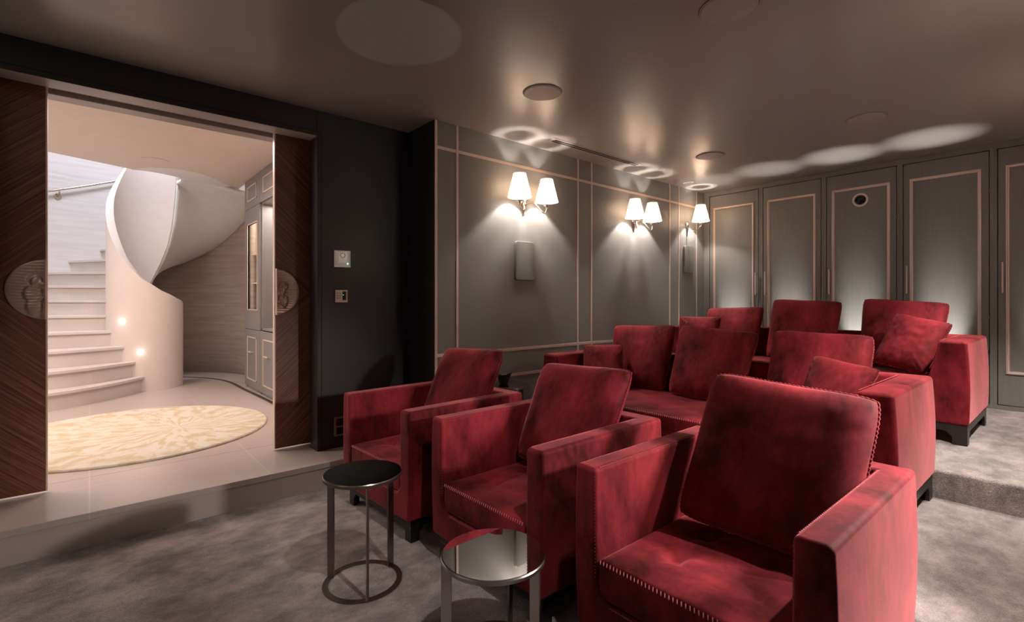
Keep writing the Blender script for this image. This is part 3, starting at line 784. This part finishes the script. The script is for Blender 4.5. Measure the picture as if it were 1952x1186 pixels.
# ---------------------------------------------------------------- loose cushions
def cushion(lab, TL, TR, BL, BR, T=0.15, m='velvet2', seed=0, group='', name='back_cushion', cat='cushion', wr=1.0):
    """pillow between four corner points (seen from the front); local x to the right, z up, -y to the front"""
    TL, TR, BL, BR = map(Vector, (TL, TR, BL, BR))
    c = (TL + TR + BL + BR) / 4
    ux = ((TR - TL) + (BR - BL)).normalized(); uz = ((TL - BL) + (TR - BR)).normalized()
    n = ux.cross(uz).normalized()      # points away from the camera side (+y)
    mt = Matrix((ux, n, uz)).transposed().to_4x4(); mt.translation = c; inv = mt.inverted()
    loc = [inv @ p for p in (BL, BR, TL, TR)]
    bm = bmesh.new(); nn = 40
    def pt(i, j, side):
        u = -1 + 2 * i / nn; v = -1 + 2 * j / nn
        uu = math.sin(u * PI / 2) * 0.5 + u * 0.5; vv = math.sin(v * PI / 2) * 0.5 + v * 0.5
        kk = 1 - 0.065 * (abs(uu) * abs(vv)) ** 5
        a, b = (uu * kk + 1) / 2, (vv * kk + 1) / 2
        base = loc[0] * (1 - a) * (1 - b) + loc[1] * a * (1 - b) + loc[2] * (1 - a) * b + loc[3] * a * b
        # sides pull in between the corners
        pin = 0.010
        base = base + Vector((-uu * pin * (1 - vv * vv) * 1.0, 0, -vv * pin * (1 - uu * uu)))
        th = T * 0.5 * (max(0, (1 - abs(uu) ** 3.6)) ** 0.46) * (max(0, (1 - abs(vv) ** 3.6)) ** 0.46)
        # puckers that run in from the corners and seams
        rim = min(1, (1 - max(abs(uu), abs(vv))) / 0.45)
        ang = math.atan2(vv, uu)
        corner = (abs(uu) * abs(vv)) ** 1.6
        wv = math.sin(ang * 34 + seed * 3 + 3 * noise.noise(Vector((uu * 2, vv * 2, seed)))) * 0.0042 * corner * (4 * rim * (1 - rim) + 0.15)
        wv += 0.010 * noise.noise(Vector((uu * 1.6 + seed * 5, vv * 1.6, 2.0))) * rim
        wv += 0.0045 * noise.noise(Vector((uu * 4.0 + seed * 5, vv * 5.0, 7.0))) * rim
        sag = 0.018 * (1 - b) * (1 - uu * uu)
        yy = side * (th + (wv * wr + sag * (1 - vv * vv)) * (1 if th > 1e-5 else 0))
        if th > 1e-5 and side * yy < 0.0006: yy = side * 0.0006
        return base + Vector((0, yy, 0))
    F = {}; 
    for i in range(nn + 1):
        for j in range(nn + 1):
            edge = i in (0, nn) or j in (0, nn)
            f = bm.verts.new(pt(i, j, -1)); F[i, j, 0] = f
            F[i, j, 1] = f if edge else bm.verts.new(pt(i, j, 1))
    for s in (0, 1):
        for i in range(nn):
            for j in range(nn):
                bm.faces.new((F[i, j, s], F[i + 1, j, s], F[i + 1, j + 1, s], F[i, j + 1, s]))
    border = [(i, 0) for i in range(nn)] + [(nn, j) for j in range(nn)] + [(i, nn) for i in range(nn, 0, -1)] + [(0, j) for j in range(nn, 0, -1)]
    bp = [F[i, j, 0].co.copy() for i, j in border] ; bp.append(bp[0].copy())
    o = obj(name, bm, m, smooth=True); o.matrix_world = mt
    tag(o, lab, cat, group)
    bm = bmesh.new(); dense = []
    for P, Q in zip(bp, bp[1:]):
        L = (Q - P).length; n2 = max(1, int(L / 0.0035))
        for k in range(n2): dense.append(P + (Q - P) * k / n2)
    dense.append(dense[0].copy())
    rad = [0.0040 + 0.0016 * math.sin(k * 2 * PI / 4.0) for k in range(len(dense))]
    tube(bm, dense, rad, 6, False)
    e = obj('stitched_edge', bm, 'velvet', o, smooth=True)
    return o
G1 = 'tall back cushions on the armchairs'
cushion('tall red back cushion leaning in the farthest left armchair', (-2.94, 1.915, 0.925), (-2.345, 1.945, 0.945), (-2.88, 1.66, 0.41), (-2.33, 1.69, 0.41), 0.16, seed=1.1, group=G1)
cushion('tall red back cushion leaning in the middle armchair', (-2.035, 1.985, 0.900), (-1.425, 2.00, 0.915), (-1.985, 1.725, 0.41), (-1.44, 1.73, 0.41), 0.16, seed=2.3, group=G1)
cushion('tall red back cushion leaning in the nearest armchair', (-1.035, 2.020, 0.945), (-0.440, 2.035, 0.925), (-1.060, 1.735, 0.41), (-0.475, 1.745, 0.41), 0.14, seed=3.7, group=G1, wr=0.5)
G2 = 'back cushions on the middle row sofa'
cushion('left back cushion of the middle sofa, against its left end', (-2.650, 3.40, 1.055), (-2.055, 3.40, 1.050), (-2.56, 3.27, 0.560), (-2.06, 3.27, 0.555), 0.15, seed=4.4, group=G2)
cushion('centre back cushion of the middle sofa standing apart', (-2.000, 3.395, 1.055), (-1.415, 3.40, 1.050), (-2.02, 3.20, 0.560), (-1.50, 3.22, 0.555), 0.15, seed=5.2, group=G2)
cushion('right back cushion of the middle sofa behind a small cushion', (-1.345, 3.40, 1.060), (-0.790, 3.40, 1.052), (-1.360, 3.24, 0.560), (-0.80, 3.24, 0.555), 0.15, seed=6.9, group=G2)
G3 = 'back cushions on the back row sofa'
cushion('left back cushion of the back sofa, lowest of its row', (-2.640, 4.985, 1.165), (-2.050, 4.985, 1.190), (-2.60, 4.83, 0.71), (-2.08, 4.83, 0.71), 0.15, seed=7.7, group=G3)
cushion('upright centre back cushion of the back sofa', (-1.975, 4.980, 1.258), (-1.390, 4.98, 1.245), (-1.985, 4.80, 0.71), (-1.43, 4.80, 0.71), 0.15, seed=8.1, group=G3)
cushion('right back cushion of the back sofa under the fourth cupboard', (-1.245, 4.980, 1.258), (-0.675, 4.98, 1.240), (-1.26, 4.80, 0.71), (-0.76, 4.80, 0.71), 0.15, seed=9.3, group=G3)
G4 = 'small scatter cushions on the sofas'
cushion('small scatter cushion in the left corner of the middle sofa', (-2.590, 2.985, 0.878), (-2.395, 3.235, 0.922), (-2.53, 2.83, 0.555), (-2.31, 3.08, 0.56), 0.11, seed=10.2, group=G4, name='scatter_cushion')
cushion('small scatter cushion in the right corner of the middle sofa, in shadow', (-1.015, 3.125, 0.945), (-0.672, 2.985, 0.905), (-1.06, 2.90, 0.560), (-0.80, 2.78, 0.600), 0.12, seed=11.6, group=G4, name='scatter_cushion')
cushion('small scatter cushion at the left end of the back sofa', (-2.745, 4.62, 1.075), (-2.340, 4.72, 1.095), (-2.70, 4.46, 0.72), (-2.36, 4.56, 0.72), 0.12, seed=12.8, group=G4, name='scatter_cushion')
cushion('small scatter cushion leaning on the right arm of the back sofa', (-0.985, 4.775, 1.150), (-0.628, 4.700, 1.082), (-1.105, 4.55, 0.775), (-0.765, 4.48, 0.715), 0.12, seed=13.5, group=G4, name='scatter_cushion', wr=1.5)

# ---------------------------------------------------------------- side tables
def side_table(lab, x, y, z, r, h, angs, top, legm, lw=0.0155):
    t = thing('side_table', lab, 'side table', (x, y, z), 0, 'round side tables')
    bm = bmesh.new(); lathe(bm, [(r - 0.002, h - 0.016), (r, h - 0.014), (r, h - 0.004), (r - 0.003, h)], 0, 0, 0, 72, True, False)
    obj('table_rim', bm, legm, t, smooth=True, angle=0.5)
    bm = bmesh.new(); lathe(bm, [(r - 0.0030, h - 0.002), (r - 0.0032, h + 0.0006), (r - 0.006, h + 0.0012)], 0, 0, 0, 72, True, True)
    obj('table_top', bm, top, t)
    bm = bmesh.new(); lathe(bm, [(r, 0), (r, 0.006), (r - 0.024, 0.006), (r - 0.024, 0), (r, 0)], 0, 0, 0, 72)
    obj('base_ring', bm, legm, t)
    for a in angs:
        bm = boxes((-lw, lw, -0.0045, 0.0045, 0.004, h - 0.014))
        for v in bm.verts:
            p = Matrix.Rotation(a, 3, 'Z') @ (v.co + Vector((r - lw - 0.001, 0, 0))); v.co = p
        obj('leg', bm, legm, t, bevel=0.001)
def ang(cx, cy, px, py): return math.atan2(py - cy, px - cx)
side_table('round side table with darkened mirror top, standing farther left', -2.103, 0.925, 0, 0.170, 0.485,
           [ang(-2.103, 0.925, -2.223, 0.822), ang(-2.103, 0.925, -1.95, 0.878), ang(-2.103, 0.925, -2.14, 1.089)], 'mirrordim', 'darkmetal')
side_table('lower round side table with mirror top, nearest the viewer', -1.362, 1.078, 0, 0.184, 0.365, [R_(232), R_(19), R_(119)], 'mirror', 'silvermetal', 0.0185)
side_table('round side table behind the farthest left armchair', -2.70, 2.285, T1, 0.150, 0.482, [R_(-20), R_(100), R_(220)], 'mirrordim', 'darkmetal')
bm = bmesh.new()     # dark faceted bowl
vs = []
for k in range(6):
    a = 2 * PI * k / 6 + 0.4
    vs.append([bm.verts.new((0.030 * math.cos(a + 0.2), 0.030 * math.sin(a + 0.2), 0)), bm.verts.new((0.045 * math.cos(a), 0.045 * math.sin(a), 0.030)),
               bm.verts.new(((0.072 if k % 2 else 0.045) * math.cos(a), (0.072 if k % 2 else 0.045) * math.sin(a), 0.075 if k % 2 else 0.05)), bm.verts.new((0.02 * math.cos(a), 0.02 * math.sin(a), 0.03))])
for k in range(6):
    A, B = vs[k], vs[(k + 1) % 6]
    for j in range(3): bm.faces.new((A[j], B[j], B[j + 1], A[j + 1]))
bm.faces.new([v[0] for v in vs][::-1]); bm.faces.new([v[3] for v in vs])
tag(obj('faceted_bowl', bm, 'black', loc=(-2.745, 2.265, T1 + 0.4835)), 'black faceted ornament on the table behind the left armchair', 'bowl')

# ---------------------------------------------------------------- the hall: rug, cabinet, curved stair
bm = bmesh.new(); seg = 96; a_, b_ = 0.965, 0.965
RC = Vector((-5.03, 0.275)); RA = 0
prof = [(1.0, 0.0), (1.002, 0.006), (0.996, 0.014), (0.985, 0.018)]
rings = [[bm.verts.new((a_ * s * math.cos(2 * PI * k / seg), b_ * s * math.sin(2 * PI * k / seg), z)) for k in range(seg)] for s, z in prof]
for s in (0.8, 0.6, 0.4, 0.2): rings.append([bm.verts.new((a_ * s * math.cos(2 * PI * k / seg), b_ * s * math.sin(2 * PI * k / seg), 0.018)) for k in range(seg)])
for A, B in zip(rings, rings[1:]):
    for k in range(seg): bm.faces.new((A[k], A[(k + 1) % seg], B[(k + 1) % seg], B[k]))
bm.faces.new(rings[-1])
tag(obj('round_rug', bm, 'rug', loc=(RC.x, RC.y, ZP + 0.0), rot=(0, 0, RA)), 'round cream rug with gold flower pattern on the hall floor', 'rug')

# ceiling of the hall with the stairwell left open
CZ = 2.72
CE = [(0.36, -7.0), (0.5, -6.78), (0.65, -6.69), (0.8, -6.66), (1.0, -6.75), (1.15, -6.9), (1.3, -7.12), (1.5, -7.35)]
def ceil_edge(y):    # x of the ceiling edge over the stair
    if y < 0.36: return -7.0 + (0.36 - y) * 0.42
    for (a, b), (c, d) in zip(CE, CE[1:]):
        if y <= c: return b + (d - b) * (y - a) / (c - a)
    return CE[-1][1]
poly = [(-3.84, -2.6), (-3.84, 1.5)]
ys = [1.5 - 4.1 * k / 90 for k in range(91)]
poly += [(ceil_edge(y), y) for y in ys]
bm = bmesh.new(); prism(bm, poly[::-1], CZ, CZ + 0.10); struct('ceiling', bm, 'hallceil', 'warm beige ceiling of the stair hall', 'ceiling')
bm = bmesh.new()
LT = smooth_pts([(-7.03, 0.36, 2.718), (-7.22, 0.55, 2.77), (-7.45, 0.75, 2.81), (-7.50, 0.92, 2.80), (-7.44, 1.15, 2.74), (-7.38, 1.40, 2.68), (-7.38, 1.6, 2.66)], 6)
def lip(u, v):     # soft rounded rim where the ceiling turns into the underside of the stair
    q = LT[min(len(LT) - 1, int(round(u * (len(LT) - 1))))]; y = 0.36 + 1.14 * u
    e = Vector((ceil_edge(y) + 0.015, y, CZ - 0.001)); c = e.lerp(q, math.sin(v * PI / 2) * 0.4 + v * 0.6)
    c.z = e.z + (q.z - e.z) * (v ** 2); return tuple(c)
grid(bm, lip, 37, 10)
struct('trim_21', bm, 'plasterwhite', 'white rounded rim of the stairwell opening', 'trim', smooth=True)
t = thing('ceiling_speaker', 'faint round speaker in the beige hall ceiling', 'ceiling speaker', (-6.40, 0.53, CZ))
bm = bmesh.new(); lathe(bm, [(0.125, 0), (0.124, -0.005), (0.112, -0.006)], 0, 0, 0, 40, False, True); obj('grille', bm, 'hallceil', t, smooth=True, angle=0.5)
struct('wall_hall_side', boxes((-9.8, -3.95, -2.7, -2.6, 0, 5.3)), 'plaster', 'plaster wall of the hall out of sight', 'wall')
# walls: round stair wall, in a darker and a paler wood tone
WC = Vector((-7.55, 0.20)); WR = 1.52
def round_wall(a0, a1, z0, z1, m, name, lab, n=64, r=WR, c=WC):
    bm = bmesh.new()
    def f(u, v):
        a = R_(a0 + (a1 - a0) * u); return (c.x + r * math.cos(a), c.y + r * math.sin(a), z0 + (z1 - z0) * v)
    grid(bm, f, n, 12)
    o = struct(name, bm, m, lab, 'wall', smooth=True)
    so = o.modifiers.new('thick', 'SOLIDIFY'); so.thickness = 0.06; so.offset = 1
    return o
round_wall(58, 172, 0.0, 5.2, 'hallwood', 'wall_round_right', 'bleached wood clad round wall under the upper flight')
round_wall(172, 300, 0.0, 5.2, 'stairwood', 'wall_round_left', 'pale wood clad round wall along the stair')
struct('wall_stair_top', boxes((-9.4, -6.0, -1.6, 1.9, 5.2, 5.3)), 'plasterwhite', 'closing slab at the top of the stairwell', 'wall')

# staircase
st = thing('staircase', 'curved cream stone staircase with white swept balustrade', 'staircase', (0, 0, 0))
RCx, RCy, RR = -7.60, 0.530, 0.385
H0 = 0.179
edges = [ # leading edge of every tread, from the balustrade outward
    [(-7.215, 0.50), (-7.00, 0.33), (-6.72, 0.06), (-6.48, -0.32), (-6.36, -0.75), (-6.34, -1.35)],
    [(-7.235, 0.42), (-7.06, 0.22), (-6.86, -0.02), (-6.72, -0.33), (-6.66, -0.75), (-6.66, -1.35)],
    [(-7.30, 0.33), (-7.20, 0.13), (-7.10, -0.08), (-7.04, -0.34), (-7.00, -0.75), (-7.00, -1.35)],
    [(-7.44, 0.26), (-7.42, 0.05), (-7.40, -0.15), (-7.39, -0.36), (-7.38, -0.75), (-7.38, -1.35)],
    [(-7.62, 0.20), (-7.68, 0.0), (-7.72, -0.18), (-7.76, -0.37), (-7.82, -0.75), (-7.9, -1.30)],
    [(-7.72, 0.22), (-7.86, 0.02), (-7.96, -0.18), (-8.05, -0.38), (-8.2, -0.70), (-8.4, -1.15)],
    [(-7.80, 0.26), (-8.02, 0.05), (-8.15, -0.16), (-8.28, -0.38), (-8.5, -0.62), (-8.8, -0.90)],
    [(-7.86, 0.32), (-8.15, 0.12), (-8.34, -0.08), (-8.50, -0.24), (-8.75, -0.42), (-9.0, -0.6)],
    [(-7.90, 0.38), (-8.28, 0.20), (-8.52, 0.08), (-8.72, -0.04), (-8.92, -0.15), (-9.1, -0.3)],
    [(-7.92, 0.45), (-8.38, 0.33), (-8.65, 0.25), (-8.85, 0.19), (-8.98, 0.14), (-9.1, 0.1)],
    [(-7.94, 0.52), (-8.42, 0.50), (-8.70, 0.49), (-8.90, 0.48), (-9.0, 0.48), (-9.1, 0.48)],
    [(-7.92, 0.60), (-8.36, 0.70), (-8.65, 0.78), (-8.85, 0.84), (-8.95, 0.88), (-9.1, 0.9)]]
for e in edges:      # keep the tread ends inside the thickness of the balustrade
    d_ = Vector((e[0][0] - RCx, e[0][1] - RCy)); k_ = 0.372 / max(d_.length, 1e-3); e[0] = (RCx + d_.x * k_, RCy + d_.y * k_)
ED = [smooth_pts(e) for e in edges]
for i, E in enumerate(ED[:-1]):
    zt = ZP + H0 * (i + 1)
    nxt = ED[i + 1]
    # tread slab with nosing
    bm = bmesh.new(); n = len(E)
    back = []
    for k in range(n):
        d = (nxt[k] - E[k]); back.append(nxt[k] + (d.normalized() * 0.03 if d.length > 1e-6 else d))
    top0 = [bm.verts.new((p.x, p.y, zt)) for p in E]; top1 = [bm.verts.new((p.x, p.y, zt)) for p in back]
    bo0 = [bm.verts.new((p.x, p.y, zt - 0.030)) for p in E]; bo1 = [bm.verts.new((p.x, p.y, zt - 0.030)) for p in back]
    for k in range(n - 1):
        bm.faces.new((top0[k], top0[k + 1], top1[k + 1], top1[k])); bm.faces.new((bo0[k], bo1[k], bo1[k + 1], bo0[k + 1]))
        bm.faces.new((top0[k], bo0[k], bo0[k + 1], top0[k + 1])); bm.faces.new((top1[k], top1[k + 1], bo1[k + 1], bo1[k]))
    bm.faces.new((top0[0], top1[0], bo1[0], bo0[0])); bm.faces.new((top0[-1], bo0[-1], bo1[-1], top1[-1]))
    obj('tread', bm, 'tread', st, bevel=0.004)
    bm = bmesh.new()
    ins = []
    for k in range(n):
        d = (nxt[k] - E[k]).normalized() * 0.030; ins.append(E[k] + d)
    z0 = zt - H0 + (0 if i else 0.0)
    A = [bm.verts.new((p.x, p.y, z0)) for p in ins]; B = [bm.verts.new((p.x, p.y, zt - 0.028)) for p in ins]
    A2 = [bm.verts.new((p.x + 0.02 * (nxt[k] - E[k]).normalized().x, p.y + 0.02 * (nxt[k] - E[k]).normalized().y, z0)) for k, p in enumerate(ins)]
    B2 = [bm.verts.new((v.co.x, v.co.y, zt - 0.028)) for v in A2]
    for k in range(n - 1):
        bm.faces.new((A[k], A[k + 1], B[k + 1], B[k])); bm.faces.new((A2[k], B2[k], B2[k + 1], A2[k + 1]))
    bm.faces.new((A[0], B[0], B2[0], A2[0])); bm.faces.new((A[-1], A2[-1], B2[-1], B[-1]))
    obj('riser', bm, 'tread', st)
# swept balustrade: a ribbon around the well
def interp(tab, x):
    if x <= tab[0][0]: return tab[0][1]
    for (a, b), (c, d) in zip(tab, tab[1:]):
        if x <= c:
            u = (x - a) / (c - a); return b + (d - b) * u
    return tab[-1][1]
# p: clockwise travel in degrees from the start of the ribbon at angle +120
ztop = [(0, 1.02), (22, 1.08), (42, 1.22), (70, 1.27), (100, 1.36), (130, 1.50), (160, 1.74), (185, 2.02), (210, 2.30), (250, 2.70), (290, 3.15), (330, 3.7), (400, 4.4)]
zbot = [(0, 0.10), (290, 0.9), (309, 1.43), (329, 1.72), (344, 1.97), (355, 2.24), (361, 2.52), (366, 2.75)]
def zb(p): return ZP - 0.05 if p < 285 else interp(zbot, p)
bm = bmesh.new(); n = 150; TH = 0.09
cols = []
for i in range(n + 1):
    p = 366 * i / n; a = R_(120 - p)
    th_ = TH if p < 170 else max(0.03, TH - (p - 170) * 0.00035)
    zt_, zb_ = interp(ztop, p), zb(p)
    c, s = math.cos(a), math.sin(a)
    ro, ri = RR, RR - th_
    col = []
    m_ = 10
    for k in range(m_ + 1): z = zb_ + (zt_ - zb_) * k / m_; col.append((RCx + ro * c, RCy + ro * s, z))
    col.append((RCx + (ro - th_ * .5) * c, RCy + (ro - th_ * .5) * s, zt_ + 0.012))
    for k in range(m_, -1, -1): z = zb_ + (zt_ - zb_) * k / m_; col.append((RCx + ri * c, RCy + ri * s, z))
    cols.append([bm.verts.new(v) for v in col])
for A, B in zip(cols, cols[1:]):
    L = len(A)
    for k in range(L): bm.faces.new((A[k], B[k], B[(k + 1) % L], A[(k + 1) % L]))
bm.faces.new(cols[0]); bm.faces.new(cols[-1][::-1])
o = obj('balustrade', bm, 'plaster', st, smooth=True, angle=0.9)
# underside of the upper flight, sweeping up into the ceiling
bm = bmesh.new()
zout = [(285, 1.35), (300, 1.62), (332, 1.80), (350, 2.00), (372, 2.32), (395, 2.58), (415, 2.66), (440, 2.68)]
zin = [(285, 0.85), (309, 1.45), (329, 1.74), (344, 1.99), (355, 2.26), (361, 2.55), (366, 2.78), (400, 2.80), (440, 2.80)]
def soff(u, v):
    p = 300 + 108 * u; a = R_(120 - p)
    zi, zo = interp(zin, p), interp(zout, p)
    inner = Vector((RCx + (RR - 0.02) * math.cos(a), RCy + (RR - 0.02) * math.sin(a)))
    outer = Vector((WC.x + (WR + 0.01) * math.cos(a), WC.y + (WR + 0.01) * math.sin(a)))
    q = inner.lerp(outer, v); s = v * v * (3 - 2 * v)
    z = zi + (zo - zi) * s - 0.06 * math.sin(v * PI) * (1 - u)
    return (q.x, q.y, z)
grid(bm, soff, 60, 24)
o = obj('soffit', bm, 'plasterwhite', st, smooth=True)
so = o.modifiers.new('thick', 'SOLIDIFY'); so.thickness = 0.05; so.offset = 0
# recessed step lights in the balustrade
for (px, py, pz, pw) in ((-7.222, 0.455, 0.640, 0.12), (-7.30, 0.285, 1.000, 0.12)):
    d = Vector((px - RCx, py - RCy)).normalized(); q = Vector((RCx, RCy)) + d * (RR + 0.002)
    bm = bmesh.new(); lathe(bm, [(0.024, 0), (0.022, 0.004), (0.002, 0.005)], 0, 0, 0, 20, True, True)
    o = obj('step_light', bm, 'led', st, smooth=True); o.rotation_euler = Vector((d.x, d.y, 0)).to_track_quat('Z', 'Y').to_euler(); o.location = (q.x, q.y, pz)
    light('step_glow', 'POINT', (q.x + d.x * 0.05, q.y + d.y * 0.05, pz), pw, (1, 0.88, 0.74), size=0.02)
# hand rail on the round wall
hr = thing('handrail', 'thin brass handrail on the pale wall above the stair', 'handrail', (0, 0, 0))
bm = bmesh.new(); P = []
for k in range(28):
    u = k / 27; a = R_(232 - 66 * u); z = 2.42 + 0.62 * u
    P.append((WC.x + (WR - 0.07) * math.cos(a), WC.y + (WR - 0.07) * math.sin(a), z))
tube(bm, P, 0.017, 10); obj('rail', bm, 'nickel', hr, smooth=True)
k = 13; p0 = Vector(P[k]); dd = Vector((p0.x - WC.x, p0.y - WC.y, 0)).normalized()
bm = bmesh.new(); tube(bm, [p0 + Vector((0, 0, -0.01)), p0 + Vector((0, 0, -0.06)) + dd * 0.01, p0 + Vector((0, 0, -0.085)) + dd * 0.035, p0 + Vector((0, 0, -0.085)) + dd * 0.068], 0.009, 8)
obj('bracket', bm, 'brass', hr, smooth=True) if 'brass' in M else obj('bracket', bm, 'bronze', hr, smooth=True)
bm = bmesh.new(); c0 = p0 + Vector((0, 0, -0.085)) + dd * 0.056; tube(bm, [c0, c0 + dd * 0.012], 0.040, 20); obj('rosette', bm, 'nickel', hr, smooth=True, angle=0.6)
# dark metal inlay in the hall floor
pts = [(-4.0, 1.452), (-5.56, 1.452), (-6.64, 1.415), (-7.2, 1.405), (-7.62, 1.34), (-7.95, 1.20), (-8.25, 0.98), (-8.5, 0.6)]
sp = smooth_pts(pts, 6); bm = bmesh.new(); A = []; B = []
for i, p in enumerate(sp):
    tg = (sp[min(i + 1, len(sp) - 1)] - sp[max(i - 1, 0)]).normalized(); nn_ = Vector((-tg.y, tg.x))
    A.append(bm.verts.new((p.x + nn_.x * 0.022, p.y + nn_.y * 0.022, ZP + 0.0012))); B.append(bm.verts.new((p.x - nn_.x * 0.022, p.y - nn_.y * 0.022, ZP + 0.0012)))
for i in range(len(sp) - 1): bm.faces.new((A[i], A[i + 1], B[i + 1], B[i]))
struct('trim_20', bm, 'inlay' if 'inlay' in M else 'darkmetal', 'dark metal inlay strip in the cream hall floor', 'trim')

# hall cabinet, two units
CY = 1.478
def hall_unit(x0, x1, lab, kind):
    t = thing('hall_cabinet', lab, 'cabinet', ((x0 + x1) / 2, CY, ZP), 0, 'grey hall cabinets')
    ox = (x0 + x1) / 2
    def L(a, b, c, d, e, f): return (a - ox, b - ox, c, d, e - ZP, f - ZP)
    D = 0.34; zt = 2.72
    bm = boxes(L(x0, x0 + 0.02, 0.02, D, ZP, zt), L(x1 - 0.02, x1, 0.02, D, ZP, zt), L(x0, x1, D, D + 0.02, ZP, zt), L(x0, x1, 0.02, D, 0.905, 0.925), L(x0, x1, 0.02, D, 2.345, 2.365), L(x0, x1, 0.02, D, ZP, ZP + 0.04), L(x0, x1, 0.02, D, zt - 0.02, zt))
    obj('carcass', bm, 'hallcab', t)
    def panel(z0, z1, handle):
        d = obj('door', boxes(L(x0 + 0.002, x1 - 0.002, 0, 0.02, z0, z1)), 'hallcab', t, bevel=0.0015)
        bm = bmesh.new(); a, b, c, e = x0 + 0.14, x1 - 0.14, z0 + 0.085, z1 - 0.085
        for q in ((a, b, c, c + 0.014), (a, b, e - 0.014, e), (a, a + 0.014, c, e), (b - 0.014, b, c, e)): add_box(bm, *L(q[0], q[1], -0.006, 0.001, q[2], q[3]))
        obj('moulding', bm, 'copper', d, bevel=0.001)
        if handle:
            bm = boxes(L(ox - 0.08, ox + 0.08, -0.035, -0.025, z0 + 0.42, z0 + 0.43), L(ox - 0.07, ox - 0.06, -0.03, 0, z0 + 0.42, z0 + 0.43), L(ox + 0.06, ox + 0.07, -0.03, 0, z0 + 0.42, z0 + 0.43))
            obj('handle', bm, 'copper', d, bevel=0.001)
    panel(ZP + 0.03, 0.895, True); panel(2.36, zt - 0.01, False)
    if kind == 'glass':
        a, b, c, e = x0 + 0.16, x1 - 0.12, 1.14, 2.16
        bm = boxes(L(x0 + 0.002, a, 0, 0.02, 0.90, 2.355), L(b, x1 - 0.002, 0, 0.02, 0.90, 2.355), L(a, b, 0, 0.02, 0.90, c), L(a, b, 0, 0.02, e, 2.355))
        d = obj('glazed_door', bm, 'hallcab', t, bevel=0.001)
        bm = boxes(L(a - 0.012, a, -0.004, 0.02, c, e), L(b, b + 0.012, -0.004, 0.02, c, e), L(a - 0.012, b + 0.012, -0.004, 0.02, c - 0.012, c), L(a - 0.012, b + 0.012, -0.004, 0.02, e, e + 0.012))
        obj('frame_strip', bm, 'copper', d)
        obj('lining', boxes(L(x0 + 0.02, x1 - 0.02, D - 0.01, D, 0.925, 2.345)), 'cream', t)
        for zz in (1.45, 1.80): obj('shelf', boxes(L(x0 + 0.02, x1 - 0.02, 0.05, D - 0.01, zz, zz + 0.012)), 'cream', t)
        obj('light_strip', boxes(L(b - 0.05, b - 0.02, 0.05, 0.065, c, e)), 'led', t)
        light('cabinet_glow', 'AREA', (ox, CY + 0.17, 2.33), 3.0, (1, 0.86, 0.70), (0, 0, 0), 0.4, 0.2)
    else:
        obj('padded_back', boxes(L(x0 + 0.02, x1 - 0.02, D - 0.03, D, 0.925, 2.345)), 'niche', t, bevel=0.008)
        for k in range(8):
            zz = 1.05 + 0.165 * k
            bm = bmesh.new(); tube(bm, [(0.03, D - 0.10, zz - ZP), (0.03, D - 0.028, zz - ZP)], 0.014, 12); obj('peg', bm, 'bronze', t, smooth=True, angle=0.6)
        light('cabinet_glow', 'AREA', (ox, CY + 0.15, 2.33), 5.0, (1, 0.84, 0.74), (0, 0, 0), 0.5, 0.1)
hall_unit(-6.88, -6.165, 'grey hall cabinet with a lit glass display window', 'glass')
hall_unit(-6.160, -5.445, 'grey hall cabinet with a lit padded niche beside the right door', 'niche')
hall_unit(-5.440, -4.725, 'grey hall cabinet mostly hidden behind the right sliding door', 'niche')
struct('wall_hall_right', boxes((-4.72, -3.95, CY, CY + 0.3, 0, 2.72), (-6.90, -4.72, CY + 0.37, CY + 0.5, 0, 2.72)), 'plaster', 'plaster wall beside the hall cabinets', 'wall')
